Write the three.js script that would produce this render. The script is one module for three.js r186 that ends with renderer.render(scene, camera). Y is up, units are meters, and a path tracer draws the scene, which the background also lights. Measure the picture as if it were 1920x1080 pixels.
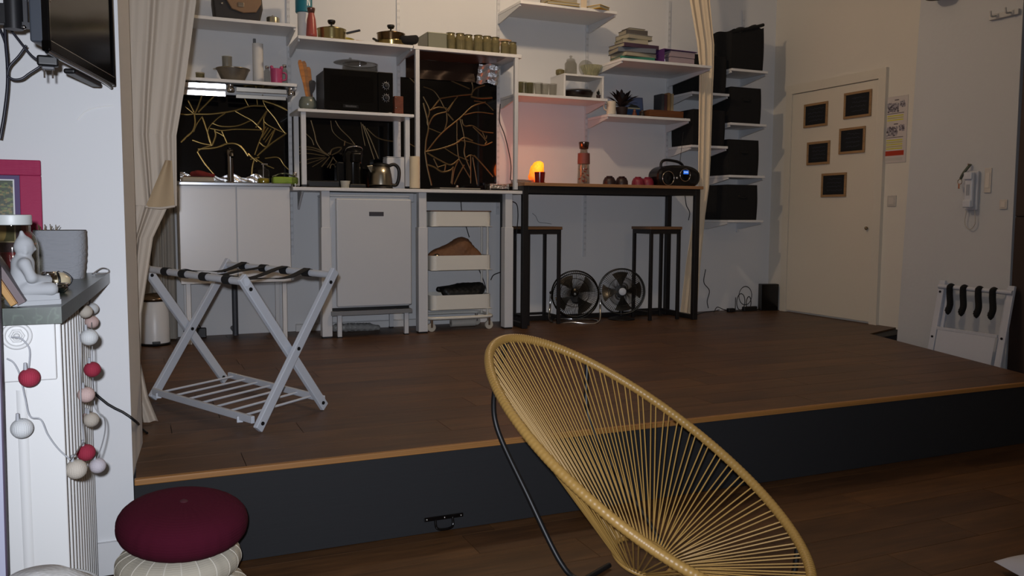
import * as THREE from 'three';
import { RoundedBoxGeometry } from 'three/addons/geometries/RoundedBoxGeometry.js';
import { mergeGeometries } from 'three/addons/utils/BufferGeometryUtils.js';
import { MarchingCubes } from 'three/addons/objects/MarchingCubes.js';

// ---------- camera, lights, exposure ----------
const scene = new THREE.Scene();
scene.background = new THREE.Color(0x000000);
const camera = new THREE.PerspectiveCamera(2 * Math.atan(540 / 1600) * 180 / Math.PI, 16 / 9, 0.05, 40);
camera.position.set(0, 1.195, 0);
camera.rotation.set(-4.865 * Math.PI / 180, -23.66 * Math.PI / 180, 0.3 * Math.PI / 180, 'YXZ');
scene.add(camera);
const renderer = new THREE.WebGLRenderer();
renderer.toneMapping = THREE.LinearToneMapping;
renderer.toneMappingExposure = 1.0;
renderer.shadowMap.enabled = true;
// the flash of the compact camera, just above and left of its lens
const flash = new THREE.SpotLight(0xeef3ff, 25, 0, 0.86, 0.95, 2);
flash.position.set(-0.035, 1.25, 0.03); flash.target.position.set(1.3, 1.0, -4);
flash.castShadow = true; flash.shadow.radius = 0.8; scene.add(flash, flash.target);
// warm pendant over the kitchen, above the frame: a glowing bulb and its light
const LAMP = [2.3, 3.35, -4.75], LAMP2 = [3.6, 3.3, -1.6];  // the second is an added, unseen fill light
const WARM = 0xffdfb8;
function roomLamp(p, power) {
  const l = new THREE.PointLight(WARM, power, 0, 2); l.position.set(...p); l.castShadow = true; l.shadow.radius = 2.5; scene.add(l);
}
roomLamp(LAMP, 4.0); roomLamp(LAMP2, 0.75);

// ---------- helpers ----------
let seed = 7;
const rnd = () => { seed = (seed * 1664525 + 1013904223) >>> 0; return seed / 4294967296; };
const V = (x, y, z) => new THREE.Vector3(x, y, z);
const used = {};
const numbered = n => { used[n] = (used[n] ?? -1) + 1; return used[n] ? n + '_' + String(used[n]).padStart(3, '0') : n; };
const shade = o => { o.castShadow = o.receiveShadow = true; return o; };
function M(c, rough = 0.6, o = {}) {
  const k = { roughness: rough, ...o };
  const P = ['transmission', 'clearcoat', 'sheen', 'ior', 'thickness'].some(q => q in o);
  const m = P ? new THREE.MeshPhysicalMaterial(k) : new THREE.MeshStandardMaterial(k);
  if (c !== null) m.color.set(c);
  return m;
}
function tag(o, label, category, group) { o.userData.label = label; o.userData.category = category; if (group) o.userData.group = group; return o; }
function thing(name, label, category, pos = [0, 0, 0], turn = 0, group) {
  const g = new THREE.Group(); g.name = numbered(name); g.position.set(...pos); g.rotation.y = turn; scene.add(g);
  return tag(g, label, category, group);
}
function part(parent, name, geo, mat, label) {
  const m = shade(new THREE.Mesh(Array.isArray(geo) ? merge(geo) : geo, mat)); m.name = name; parent.add(m);
  if (label) m.userData.label = label; return m;
}
function single(name, geo, mat, label, category, pos = [0, 0, 0], group) {
  const m = shade(new THREE.Mesh(Array.isArray(geo) ? merge(geo) : geo, mat)); m.name = numbered(name); m.position.set(...pos); scene.add(m);
  return tag(m, label, category, group);
}
function struct(name, geo, mat) {
  const m = geo ? shade(new THREE.Mesh(Array.isArray(geo) ? merge(geo) : geo, mat)) : new THREE.Group();
  m.name = name; m.userData.kind = 'structure'; scene.add(m); return m;
}
function copy(o, pos, label, turn) {
  const c = o.clone(); c.name = numbered(o.name.replace(/_\d{3}$/, '')); scene.add(c);
  if (pos) c.position.set(...pos); if (turn !== undefined) c.rotation.y = turn; c.userData = { ...o.userData };
  if (label) c.userData.label = label; return c;
}
function merge(list) {
  return mergeGeometries(list.map(g => { const n = g.index ? g.toNonIndexed() : g; for (const a of Object.keys(n.attributes)) if (!['position', 'normal', 'uv'].includes(a)) n.deleteAttribute(a); if (!n.attributes.uv) n.setAttribute('uv', new THREE.BufferAttribute(new Float32Array(n.attributes.position.count * 2), 2)); return n; }));
}
// box by its limits
const bx = (x0, x1, y0, y1, z0, z1, r = 0) => {
  const w = x1 - x0, h = y1 - y0, d = z1 - z0;
  const g = r ? new RoundedBoxGeometry(w, h, d, 2, Math.min(r, w / 2.01, h / 2.01, d / 2.01)) : new THREE.BoxGeometry(w, h, d);
  return g.translate((x0 + x1) / 2, (y0 + y1) / 2, (z0 + z1) / 2);
};
const cyl = (r0, r1, h, n = 24) => new THREE.CylinderGeometry(r1, r0, h, n).translate(0, h / 2, 0);   // bottom radius, top radius
const lathe = (pts, n = 32) => new THREE.LatheGeometry(pts.map(p => new THREE.Vector2(p[0], p[1])), n);
const tube = (pts, r, n = 8, seg, closed = false) => new THREE.TubeGeometry(new THREE.CatmullRomCurve3(pts.map(p => p.isVector3 ? p : V(...p)), closed, 'centripetal'), seg || pts.length * 6, r, n, closed);
const ball = (r, x = 0, y = 0, z = 0, sy = 1, n = 20) => new THREE.SphereGeometry(r, n, Math.round(n * 0.7)).scale(1, sy, 1).translate(x, y, z);
function rod(p, q, r, n = 10) {                    // straight round bar
  p = V(...p); q = V(...q); const d = q.clone().sub(p), L = d.length();
  const g = new THREE.CylinderGeometry(r, r, L, n);
  g.applyQuaternion(new THREE.Quaternion().setFromUnitVectors(V(0, 1, 0), d.normalize())); return g.translate((p.x + q.x) / 2, (p.y + q.y) / 2, (p.z + q.z) / 2);
}
function beam(p, q, w, t, side, r = 0.002) {         // rectangular bar; w along side, t across
  p = V(...p); q = V(...q); const y = q.clone().sub(p), L = y.length(); y.normalize();
  const x = V(...side).addScaledVector(y, -V(...side).dot(y)).normalize(), z = x.clone().cross(y);
  const g = new RoundedBoxGeometry(w, L, t, 1, r); g.applyMatrix4(new THREE.Matrix4().makeBasis(x, y, z));
  return g.translate((p.x + q.x) / 2, (p.y + q.y) / 2, (p.z + q.z) / 2);
}
function prism(poly, y0, y1, uvs = 1, off = [0, 0]) {      // convex floor-plan polygon [x,z], extruded upwards, uv in metres
  const pos = [], uv = [], n = poly.length;
  const area = poly.reduce((s, p, i) => { const q = poly[(i + 1) % n]; return s + p[0] * q[1] - q[0] * p[1]; }, 0);
  const P = area > 0 ? poly.slice().reverse() : poly;
  const put = (p, y, t) => { pos.push(p[0], y, p[1]); uv.push(...(t || [(p[0] + off[0]) / uvs, (p[1] + off[1]) / uvs])); };
  for (let i = 1; i < n - 1; i++) { for (const k of [0, i, i + 1]) put(P[k], y1); for (const k of [0, i + 1, i]) put(P[k], y0); }
  for (let i = 0; i < n; i++) {
    const a = P[i], b = P[(i + 1) % n], L = Math.hypot(b[0] - a[0], b[1] - a[1]) / uvs, h = (y1 - y0) / uvs, o = off[0];
    put(a, y0, [o, 0]); put(b, y0, [o + L, 0]); put(b, y1, [o + L, h]); put(a, y0, [o, 0]); put(b, y1, [o + L, h]); put(a, y1, [o, h]);
  }
  const g = new THREE.BufferGeometry();
  g.setAttribute('position', new THREE.Float32BufferAttribute(pos, 3)); g.setAttribute('uv', new THREE.Float32BufferAttribute(uv, 2));
  g.computeVertexNormals(); return g;
}
function extr(pts, d, bevel = 0) {                    // outline in x,y extruded along z, centred
  const s = new THREE.Shape(pts.map(p => new THREE.Vector2(p[0], p[1])));
  return new THREE.ExtrudeGeometry(s, { depth: d - 2 * bevel, bevelEnabled: bevel > 0, bevelSize: bevel, bevelThickness: bevel, bevelSegments: 2, curveSegments: 10 }).translate(0, 0, -d / 2 + bevel);
}
function grid(nu, nv, f, closeU = false) {             // parametric sheet
  const pos = [], uv = [], idx = [];
  for (let j = 0; j <= nv; j++) for (let i = 0; i <= nu; i++) { const p = f(i / nu, j / nv); pos.push(p[0], p[1], p[2]); uv.push(i / nu, j / nv); }
  for (let j = 0; j < nv; j++) for (let i = 0; i < nu; i++) { const a = j * (nu + 1) + i, b = a + 1, c = a + nu + 1, d = c + 1; idx.push(a, b, d, a, d, c); }
  const g = new THREE.BufferGeometry(); g.setAttribute('position', new THREE.Float32BufferAttribute(pos, 3)); g.setAttribute('uv', new THREE.Float32BufferAttribute(uv, 2));
  g.setIndex(idx); g.computeVertexNormals(); return g;
}
// capsules [x,y,z, x,y,z, r0, r1] joined by a smooth minimum and meshed; size = half width of the cube round (cx,cy,cz)
function blob(caps, c, size, res = 48, k = 0.01, wob = 0) {
  const mc = new MarchingCubes(res, new THREE.MeshStandardMaterial(), false, false, 120000);
  mc.isolation = 0; const F = mc.field;
  for (let z = 0; z < res; z++) for (let y = 0; y < res; y++) for (let x = 0; x < res; x++) {
    const px = c[0] + (x / res * 2 - 1) * size, py = c[1] + (y / res * 2 - 1) * size, pz = c[2] + (z / res * 2 - 1) * size;
    let acc = 0;
    for (const q of caps) {
      const ax = px - q[0], ay = py - q[1], az = pz - q[2], bx_ = q[3] - q[0], by = q[4] - q[1], bz = q[5] - q[2], bb = bx_ * bx_ + by * by + bz * bz;
      const t = bb ? Math.max(0, Math.min(1, (ax * bx_ + ay * by + az * bz) / bb)) : 0;
      acc += Math.exp(-(Math.hypot(ax - bx_ * t, ay - by * t, az - bz * t) - (q[6] + (q[7] - q[6]) * t)) / k);
    }
    F[x + y * res + z * res * res] = k * Math.log(acc + 1e-30) + (wob ? wob * Math.sin(px * 140) * Math.sin(py * 120 + 1) * Math.sin(pz * 130) : 0);
  }
  mc.update(); const n = mc.count, g = new THREE.BufferGeometry(), p = new Float32Array(n * 3);
  for (let i = 0; i < n; i++) for (let a = 0; a < 3; a++) p[i * 3 + a] = c[a] + mc.positionArray[i * 3 + a] * size;
  g.setAttribute('position', new THREE.BufferAttribute(p, 3)); g.setAttribute('normal', new THREE.BufferAttribute(mc.normalArray.slice(0, n * 3), 3));
  g.setAttribute('uv', new THREE.BufferAttribute(new Float32Array(n * 2), 2)); return g;
}
// textures
function noiseTex(w, h, f, srgb = true) {
  const d = new Uint8Array(w * h * 4);
  for (let y = 0; y < h; y++) for (let x = 0; x < w; x++) { const c = f(x / w, y / h); for (let k = 0; k < 3; k++) d[(y * w + x) * 4 + k] = Math.max(0, Math.min(255, c[k])); d[(y * w + x) * 4 + 3] = 255; }
  const t = new THREE.DataTexture(d, w, h); t.magFilter = THREE.LinearFilter; t.minFilter = THREE.LinearMipmapLinearFilter; t.generateMipmaps = true; t.wrapS = t.wrapT = THREE.RepeatWrapping;
  if (srgb) t.colorSpace = THREE.SRGBColorSpace; t.needsUpdate = true; return t;
}
const tab = Array.from({ length: 4096 }, rnd);
function vn(x, y, px, py) {                     // tileable value noise
  const xi = Math.floor(x), yi = Math.floor(y), fx = x - xi, fy = y - yi, s = t => t * t * (3 - 2 * t);
  const g = (i, j) => tab[((((i % px) + px) % px) * 71 + (((j % py) + py) % py) * 173) & 4095];
  return (g(xi, yi) * (1 - s(fx)) + g(xi + 1, yi) * s(fx)) * (1 - s(fy)) + (g(xi, yi + 1) * (1 - s(fx)) + g(xi + 1, yi + 1) * s(fx)) * s(fy);
}
const woodTex = noiseTex(512, 512, (u, v) => {       // grain runs along u
  const w = vn(u * 3, v * 8, 3, 8), g = vn(u * 6 + w, v * 60, 6, 60), f = vn(u * 16, v * 190, 16, 190), k = 0.72 + 0.2 * g + 0.14 * f + 0.12 * (w - 0.5);
  return [208 * k, 192 * k, 174 * k];
});
const wallBump = noiseTex(256, 256, (u, v) => { const k = 110 + 60 * vn(u * 24, v * 24, 24, 24) + 60 * vn(u * 70, v * 70, 70, 70); return [k, k, k]; }, false);
const clothBump = noiseTex(128, 128, (u, v) => { const k = 128 + 60 * Math.sin(u * 6.283 * 32) + 60 * Math.sin(v * 6.283 * 32); return [k, k, k]; }, false);
const crumple = noiseTex(256, 256, (u, v) => { const a = vn(u * 7, v * 7, 7, 7), b = vn(u * 17 + a * 2, v * 17, 17, 17), c = vn(u * 40, v * 40, 40, 40); const k = 255 * Math.abs(2 * (0.55 * a + 0.3 * b + 0.15 * c) - 1); return [k, k, k]; }, false);
const foilBump = noiseTex(256, 256, (u, v) => { const k = 128 + 90 * (vn(u * 4, v * 4, 4, 4) - 0.5) + 50 * (vn(u * 13, v * 13, 13, 13) - 0.5); return [k, k, k]; }, false);
function canvasTex(w, h, draw) { const c = document.createElement('canvas'); c.width = w; c.height = h; draw(c.getContext('2d'), w, h); const t = new THREE.CanvasTexture(c); t.colorSpace = THREE.SRGBColorSpace; t.magFilter = THREE.LinearFilter; return t; }

// ---------- materials ----------
const wallMat = M(0xd6d7d8, 0.9, { bumpMap: wallBump, bumpScale: 0.0015 });
const doorWallMat = M(0xd3cdc2, 0.85, { bumpMap: wallBump, bumpScale: 0.001 });
const white = M(0xd4d4d4, 0.45), whiteMetal = M(0xc9cbce, 0.4), creamMetal = M(0xd6d4cb, 0.42), shelfMat = M(0xd8d8d8, 0.4);
const black = M(0x0b0b0d, 0.45), blackMetal = M(0x120f10, 0.5), blackGloss = M(0x060607, 0.12), blackFabric = M(0x08080a, 0.97, { bumpMap: clothBump, bumpScale: 0.001 });
const chrome = M(0xd8d8da, 0.12, { metalness: 1 }), steel = M(0xa09a8c, 0.28, { metalness: 1 }), gold = M(0x957f4c, 0.24, { metalness: 0.85 });
const glass = M(0xe9e9e7, 0.04, { transmission: 1, thickness: 0, ior: 1.45 }), smoke = M(0xc9c79a, 0.05, { transmission: 0.85, thickness: 0, ior: 1.45 });
const gold2 = M(0x67563a, 0.36, { metalness: 0.7 });
const darkWood = M(0x3a2418, 0.55), wood = woodC(0xb98a56), pine = woodC(0xc98f4e), honey = woodC(0xe09a44);
function woodC(c, r = 0.5) { return M(c, r, { map: woodTex }); }
const cableMat = M(0x0c0c10, 0.5), wireMat = M(0x8e9094, 0.5);

// ---------- the room ----------
struct('wall_back', bx(-0.5, 5.65, 0, 3.75, -6.6, -6.4), wallMat);
struct('wall_left', prism([[-1.75, -3.05], [-0.038, -3.05], [-0.006, -3.46], [-1.75, -3.46]], 0, 3.75), wallMat);
struct('wall_kitchen_left', bx(-0.55, -0.4, 0, 3.75, -6.6, -3.42), wallMat);
struct('wall_left_room', bx(-1.75, -1.6, 0, 3.75, -3.05, 1.7), wallMat);
struct('wall_rear', bx(-1.75, 6.6, 0, 3.75, 1.55, 1.7), wallMat);
struct('wall_door', bx(5.45, 5.6, 0, 3.75, -6.6, -3.5), doorWallMat);
struct('wall_right_room', bx(6.4, 6.6, 0, 3.75, -3.5, 1.7), wallMat);
struct('wall_right_return', bx(5.45, 6.6, 0, 3.75, -3.65, -3.5), wallMat);
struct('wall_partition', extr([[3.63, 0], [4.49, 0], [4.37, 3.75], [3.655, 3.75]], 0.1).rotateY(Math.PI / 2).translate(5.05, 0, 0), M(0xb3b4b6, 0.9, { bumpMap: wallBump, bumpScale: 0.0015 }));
struct('ceiling', bx(-1.75, 6.6, 3.7, 3.85, -6.6, 1.7), M(0xd2d0cb, 0.95));
const trim1 = struct('trim_1', bx(-0.27, -0.03, 0, 0.1, -3.062, -3.04), white);
part(trim1, 'bead', bx(-0.27, -0.028, 0.1, 0.112, -3.06, -3.036), white);

const plankMats = [0x725434, 0x6b4e31, 0x785938].map(c => M(c, 0.46, { map: woodTex, bumpMap: woodTex, bumpScale: 0.0004 }));
const floor = struct('floor', bx(-1.75, 6.6, -0.12, -0.014, -6.6, 1.7), darkWood);
function planks(parent, z0, z1, y0, y1, xmin, xmax, w = 0.19, len = 1.29) {     // rows of laminate planks along x
  let row = 0;
  for (let z = z0; z > z1 + 0.02; z -= w, row++) {
    const zb = Math.max(z - w, z1); let x = xmin - rnd() * len * 0.8;
    const a1 = xmax(z - 0.001), b1 = xmax(zb + 0.001);
    while (x < Math.max(a1, b1)) {
      const x0 = Math.max(x, xmin), e = x + len, g = 0.0012;
      if (e > xmin + 0.05 && x0 < Math.min(a1, b1) - 0.03) {
        const last = e > Math.min(a1, b1) - 0.25;
        part(parent, 'plank', prism([[x0 + g, z - g], [last ? a1 : e - g, z - g], [last ? b1 : e - g, zb + g], [x0 + g, zb + g]], y0, y1, 1.1, [rnd(), rnd()]), plankMats[Math.floor(rnd() * 3)]);
        if (last) break;
      }
      x = e;
    }
  }
}
planks(floor, -0.45, -2.99, -0.014, 0, -0.9, () => 5.4);
const platform = struct('platform', [prism([[-0.39, -6.4], [5.45, -6.4], [5.45, -4.73], [4.95, -4.6], [4.46, -3.005], [-0.03, -3.005], [-0.03, -3.42], [-0.39, -3.42]].slice(0, 6), 0, 0.316), bx(-0.39, -0.03, 0, 0.316, -6.4, -3.42)], M(0x23262c, 0.8));
const edgeX = z => z < -4.72 ? 5.45 : 4.95 - (z + 4.62) * 0.3045;
planks(platform, -3.0, -3.38, 0.317, 0.33, -0.03, edgeX); planks(platform, -3.38, -6.4, 0.317, 0.33, -0.39, edgeX);
part(platform, 'face_panel', bx(-0.034, 4.45, 0.002, 0.312, -3.005, -2.985), M(0x151619, 0.8, { bumpMap: wallBump, bumpScale: 0.0006 }), 'dark slate front panel');
part(platform, 'edge_trim', bx(-0.034, 4.46, 0.309, 0.331, -3.0, -2.978, 0.004), woodC(0xc8985a, 0.5), 'orange pine nosing');
{ // cupboard pull on the platform face
  const t = thing('drawer_pull', 'small black cup pull screwed low on the dark platform face', 'handle', [1.03, 0.035, -2.985]);
  part(t, 'plate', bx(-0.078, 0.078, 0.012, 0.028, 0, 0.006, 0.003), blackGloss);
  part(t, 'grip', tube([[-0.035, 0.016, 0.004], [-0.03, -0.016, 0.014], [0.03, -0.016, 0.014], [0.035, 0.016, 0.004]], 0.005), blackGloss);
  for (const x of [-0.068, 0.002, 0.068]) part(t, 'screw', ball(0.004, x, 0.02, 0.006), chrome);
}
// door on the right-hand wall
const door = struct('door_1');
part(door, 'door_panel', bx(5.425, 5.452, 0.345, 2.285, -6.12, -5.15, 0.004), M(0xd2cabb, 0.6));
part(door, 'door_frame', [bx(5.418, 5.4499, 0.33, 2.292, -6.2, -6.126), bx(5.418, 5.4499, 0.33, 2.292, -5.144, -5.07), bx(5.418, 5.4499, 2.292, 2.37, -6.2, -5.07)], M(0xd0c9bb, 0.6));
part(door, 'door_knob', [ball(0.014, 5.41, 1.106, -5.2), rod([5.41, 1.106, -5.2], [5.44, 1.106, -5.2], 0.006)], M(0x8a7a60, 0.4, { metalness: 0.8 }));
{ // dark furniture beyond the end of the partition wall
  const t = thing('wardrobe', 'tall dark brown wardrobe at the far right beyond the partition end', 'wardrobe', [5.05, 0, -3.0]);
  const m = M(0x2a1c17, 0.6);
  part(t, 'carcass', bx(-0.055, 0.38, 0.06, 3.1, -0.615, 0, 0.004), m);
  part(t, 'door', bx(-0.068, -0.057, 0.1, 1.2, -0.61, -0.004, 0.003), m); part(t, 'door', bx(-0.068, -0.057, 1.206, 3.05, -0.61, -0.004, 0.003), m);
  part(t, 'plinth', bx(-0.03, 0.37, 0, 0.06, -0.6, -0.02), black);
}
// ---------- wall-mounted shelving ----------
const PT = 0.33, WZ = -6.4;                             // platform top, face of the back wall
const UP = [0.24, 1.035, 1.85, 2.67, 3.47, 4.275, 4.675, 5.07];
const upName = ['behind the tied curtain', 'between sink and worktop', 'behind the microwave', 'right of the gold-veined panel', 'left of the tall book stack', 'behind the right curtain', 'between the two columns of black boxes', 'right of the stacked black boxes'];
UP.forEach((x, i) => {
  const lo = [1.42, 0.9, 1.42, 1.2, 0.85, 1.0, 1.05, 1.05][i];
  const g = thing('wall_upright', 'white slotted wall upright ' + upName[i], 'shelf rail', [x, lo, WZ], 0, 'slotted uprights on the back wall');
  part(g, 'rail', bx(-0.013, 0.013, 0, 3.05 - lo, 0.001, 0.014, 0.002), whiteMetal);
  const s = []; for (let y = 0.05; y < 3 - lo; y += 0.05) for (const d of [-0.005, 0.005]) s.push(bx(d - 0.0016, d + 0.0016, y, y + 0.018, 0.0135, 0.0148));
  part(g, 'slots', s, M(0x9fa1a4, 0.6));
});
function shelf(x0, x1, top, zf, label, opt = {}) {          // board on two tapering brackets
  const t = thing('wall_shelf', label, 'shelf', [(x0 + x1) / 2, top, WZ], 0, 'white wall shelves'), w = (x1 - x0) / 2, d = zf - WZ;
  part(t, 'board', bx(-w, w, -0.021, 0, 0.016, d, 0.0025), shelfMat);
  for (const s of [-1, 1]) {
    const g = extr([[0.016, -0.022], [d - 0.02, -0.022], [d - 0.02, -0.036], [0.05, -0.085], [0.016, -0.085]], 0.012).rotateY(-Math.PI / 2);
    part(t, 'bracket', g.translate(s * (w - 0.008), 0, 0), whiteMetal);
  }
  return t;
}
shelf(0.25, 1.03, 2.485, -6.04, 'upper left white shelf holding the dark handbag and small canister');
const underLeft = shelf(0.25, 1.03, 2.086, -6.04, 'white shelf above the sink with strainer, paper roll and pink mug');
part(underLeft, 'mirror_film', grid(40, 14, (u, v) => [-0.38 + 0.76 * u, -0.024 - 0.006 * Math.sin(u * 9 + v * 4) * v - 0.0015 - 0.012 * v * (1 - v), 0.03 + 0.32 * v]), M(0xc8c8c8, 0.12, { metalness: 1, bumpMap: foilBump, bumpScale: 0.002 }), 'wrinkled mirror film lining');
const bar = (w, h, x, y, z) => bx(-w / 2, w / 2, -h / 2, h / 2, -0.003, 0.003, 0.002).rotateX(0.13).rotateY(-0.07).translate(x, y, z);   // added strip, tilted to throw the flash back
part(underLeft, 'glint_bar', [bar(0.3, 0.034, -0.222, -0.045, 0.32), bar(0.3, 0.034, -0.222, -0.09, 0.29)], M(0xeeeef0, 0.24, { metalness: 0.9 }), 'added metal strip angled to glint in the flash');  // added strips imitating bright reflections in the mirror film
part(underLeft, 'dull_glint_bar', [bar(0.33, 0.03, 0.16, -0.045, 0.32), bar(0.33, 0.026, 0.16, -0.088, 0.29)].map(g => g.rotateX(0.03)), M(0x77726a, 0.38, { metalness: 0.8 }));  // duller added strips for the weaker reflections on the right
for (const x of [-0.37, -0.04, 0.36]) part(underLeft, 'chrome_fitting', [lathe([[0, -0.075], [0.02, -0.075], [0.026, -0.068], [0.026, -0.05], [0.02, -0.044], [0.02, -0.026], [0.026, -0.024], [0, -0.024]], 18).translate(x, 0, 0.3)], chrome, 'round chrome fitting under the shelf');  // round chrome fittings, no light in them
const longA = shelf(1.035, 1.845, 2.405, -6.0, 'long white shelf over the microwave holding the saucepans');
part(longA, 'end_screw', ball(0.006, 0.385, -0.03, 0.385), chrome);
{
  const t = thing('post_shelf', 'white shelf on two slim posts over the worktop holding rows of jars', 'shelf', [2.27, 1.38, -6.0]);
  part(t, 'board', bx(-0.42, 0.43, 1.0, 1.025, -0.385, 0, 0.003), shelfMat);
  part(t, 'post', bx(-0.405, -0.375, 0.003, 1.0, -0.035, -0.003, 0.002), whiteMetal); part(t, 'post', bx(0.375, 0.405, 0.003, 1.0, -0.035, -0.003, 0.002), whiteMetal);
  part(t, 'foot', bx(-0.408, -0.372, 0, 0.012, -0.038, 0), black); part(t, 'foot', bx(0.372, 0.408, 0, 0.012, -0.038, 0), black);
  part(t, 'film_lining', grid(30, 10, (u, v) => [-0.37 + 0.68 * u, 0.9975 - 0.007 * Math.sin(v * 3.1) - 0.002 * Math.sin(u * 17), -0.37 + 0.345 * v]), M(0x5e4338, 0.3, { metalness: 0.25, bumpMap: foilBump, bumpScale: 0.0012 }), 'glossy black film under the board, coloured with its brown floor reflection');  // brown colour paints in the floor mirrored by the black film
  part(t, 'glint_patch', grid(20, 16, (u, v) => [0.2 + 0.18 * u, 0.99 - 0.14 * v - 0.01 * Math.sin(u * 9), -0.3 - 0.06 * v + 0.012 * Math.sin(u * 9) + 0.006 * Math.sin(v * 17 + u * 5)]), M(0xd6d9dd, 0.4, { metalness: 0.9, bumpMap: crumple, bumpScale: 0.004 }), 'silver sheet standing in for the flash reflected in crinkled film');  // silver patch added for the flash reflecting in crinkled film
  part(t, 'rear_reflection', grid(24, 6, (u, v) => [-0.37 + 0.76 * u, 0.9985 - 0.144 * v, -0.372 + 0.004 * Math.sin(u * 14 + v * 3)]), M(0x3d2f28, 0.2, { metalness: 0.5, bumpMap: foilBump, bumpScale: 0.001 }), 'top of the black panel, coloured with its warm brown reflection');  // brown colour stands for the warm reflection in the panel top
  part(t, 'bracket', extr([[0, 0.998], [0.33, 0.998], [0.33, 0.985], [0, 0.93]], 0.01).rotateY(-Math.PI / 2).translate(0.422, 0, -0.385), whiteMetal);
}
shelf(2.66, 3.49, 2.79, -5.94, 'highest white shelf at the top with yellow and dark books');
shelf(2.685, 3.475, 2.128, -6.04, 'white shelf above the salt lamp with drinking glasses and riser');
shelf(3.455, 4.29, 2.408, -5.79, 'deep white shelf carrying the book stack and purple binder');
shelf(3.48, 4.27, 2.01, -6.04, 'white shelf with mug, dark plant and wooden crate');
for (const [x0, x1, y, l] of [[4.285, 4.665, 2.238, 'small shelf behind the curtain under the upper hidden black box'], [4.285, 4.665, 1.795, 'small shelf behind the curtain beside the stereo aerial'],
  [4.685, 5.07, 2.457, 'topmost small shelf of the right column under the rumpled black box'], [4.685, 5.07, 2.0, 'second small shelf of the right column'],
  [4.685, 5.07, 1.553, 'third small shelf of the right column'], [4.685, 5.07, 1.165, 'lowest small shelf of the right column']]) shelf(x0, x1, y, -6.04, l);
// black fabric boxes
function fabricBox(w, h, d, lum = 0) {
  return grid(48, 24, (u, v) => {           // soft-sided box, open sack at the top when rumpled
    const a = u * 4, k = Math.floor(a) % 4, f = a - Math.floor(a), r = Math.sin(v * Math.PI) * 0.004;
    const c = [[-1, 1], [1, 1], [1, -1], [-1, -1]], p = c[k], q = c[(k + 1) % 4];
    const X = (p[0] + (q[0] - p[0]) * f) * (w / 2 + r), Z = (p[1] + (q[1] - p[1]) * f) * (d / 2 + r);
    return [X, h * v + lum * v * v * (0.02 * Math.sin(X * 22) + 0.05 * X / w + 0.012 * Math.sin(X * 60 + Z * 20)), Z];
  });
}
const BX = [[4.475, 2.239, 0.31, 'black fabric box showing between the book shelf and the curtain'], [4.475, 1.796, 0.3, 'black fabric box behind the curtain above the stereo'],
  [4.855, 2.001, 0.305, 'black fabric box on the second shelf of the right column'], [4.845, 1.554, 0.305, 'black fabric box on the third shelf of the right column'], [4.845, 1.166, 0.305, 'lowest black fabric box of the right column']];
for (const [x, y, h, l] of BX) {
  const t = thing('storage_box', l, 'box', [x, y, -6.215], 0, 'black fabric storage boxes');
  part(t, 'body', [fabricBox(0.32, h, 0.31), bx(-0.155, 0.155, 0, 0.004, -0.15, 0.15), bx(-0.157, 0.157, h - 0.006, h, -0.152, 0.152)], blackFabric);
  part(t, 'grip', tube([[-0.04, h * 0.7, 0.159], [-0.03, h * 0.64, 0.166], [0.03, h * 0.64, 0.166], [0.04, h * 0.7, 0.159]], 0.005, 6), blackFabric);
}
{
  const t = thing('storage_box', 'rumpled black fabric box topmost of the right column', 'box', [4.855, 2.458, -6.215]);
  part(t, 'body', [fabricBox(0.335, 0.345, 0.32, 1), bx(-0.16, 0.16, 0, 0.004, -0.15, 0.15)], blackFabric);
  part(t, 'lid', grid(20, 16, (u, v) => { const X = (u - 0.5) * 0.335, Z = (v - 0.5) * 0.32; return [X, 0.345 + 0.02 * Math.sin(X * 22) + 0.05 * X / 0.335 + 0.012 * Math.sin(X * 60 + Z * 20) + 0.02 * Math.sin(u * 3.14) * Math.sin(v * 3.14), Z]; }), blackFabric);
  part(t, 'rolled_edge', tube([[-0.17, 0.3, 0.15], [-0.1, 0.322, 0.165], [0, 0.345, 0.166], [0.09, 0.37, 0.166], [0.17, 0.395, 0.15]], 0.014, 8), blackFabric);
}
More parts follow.
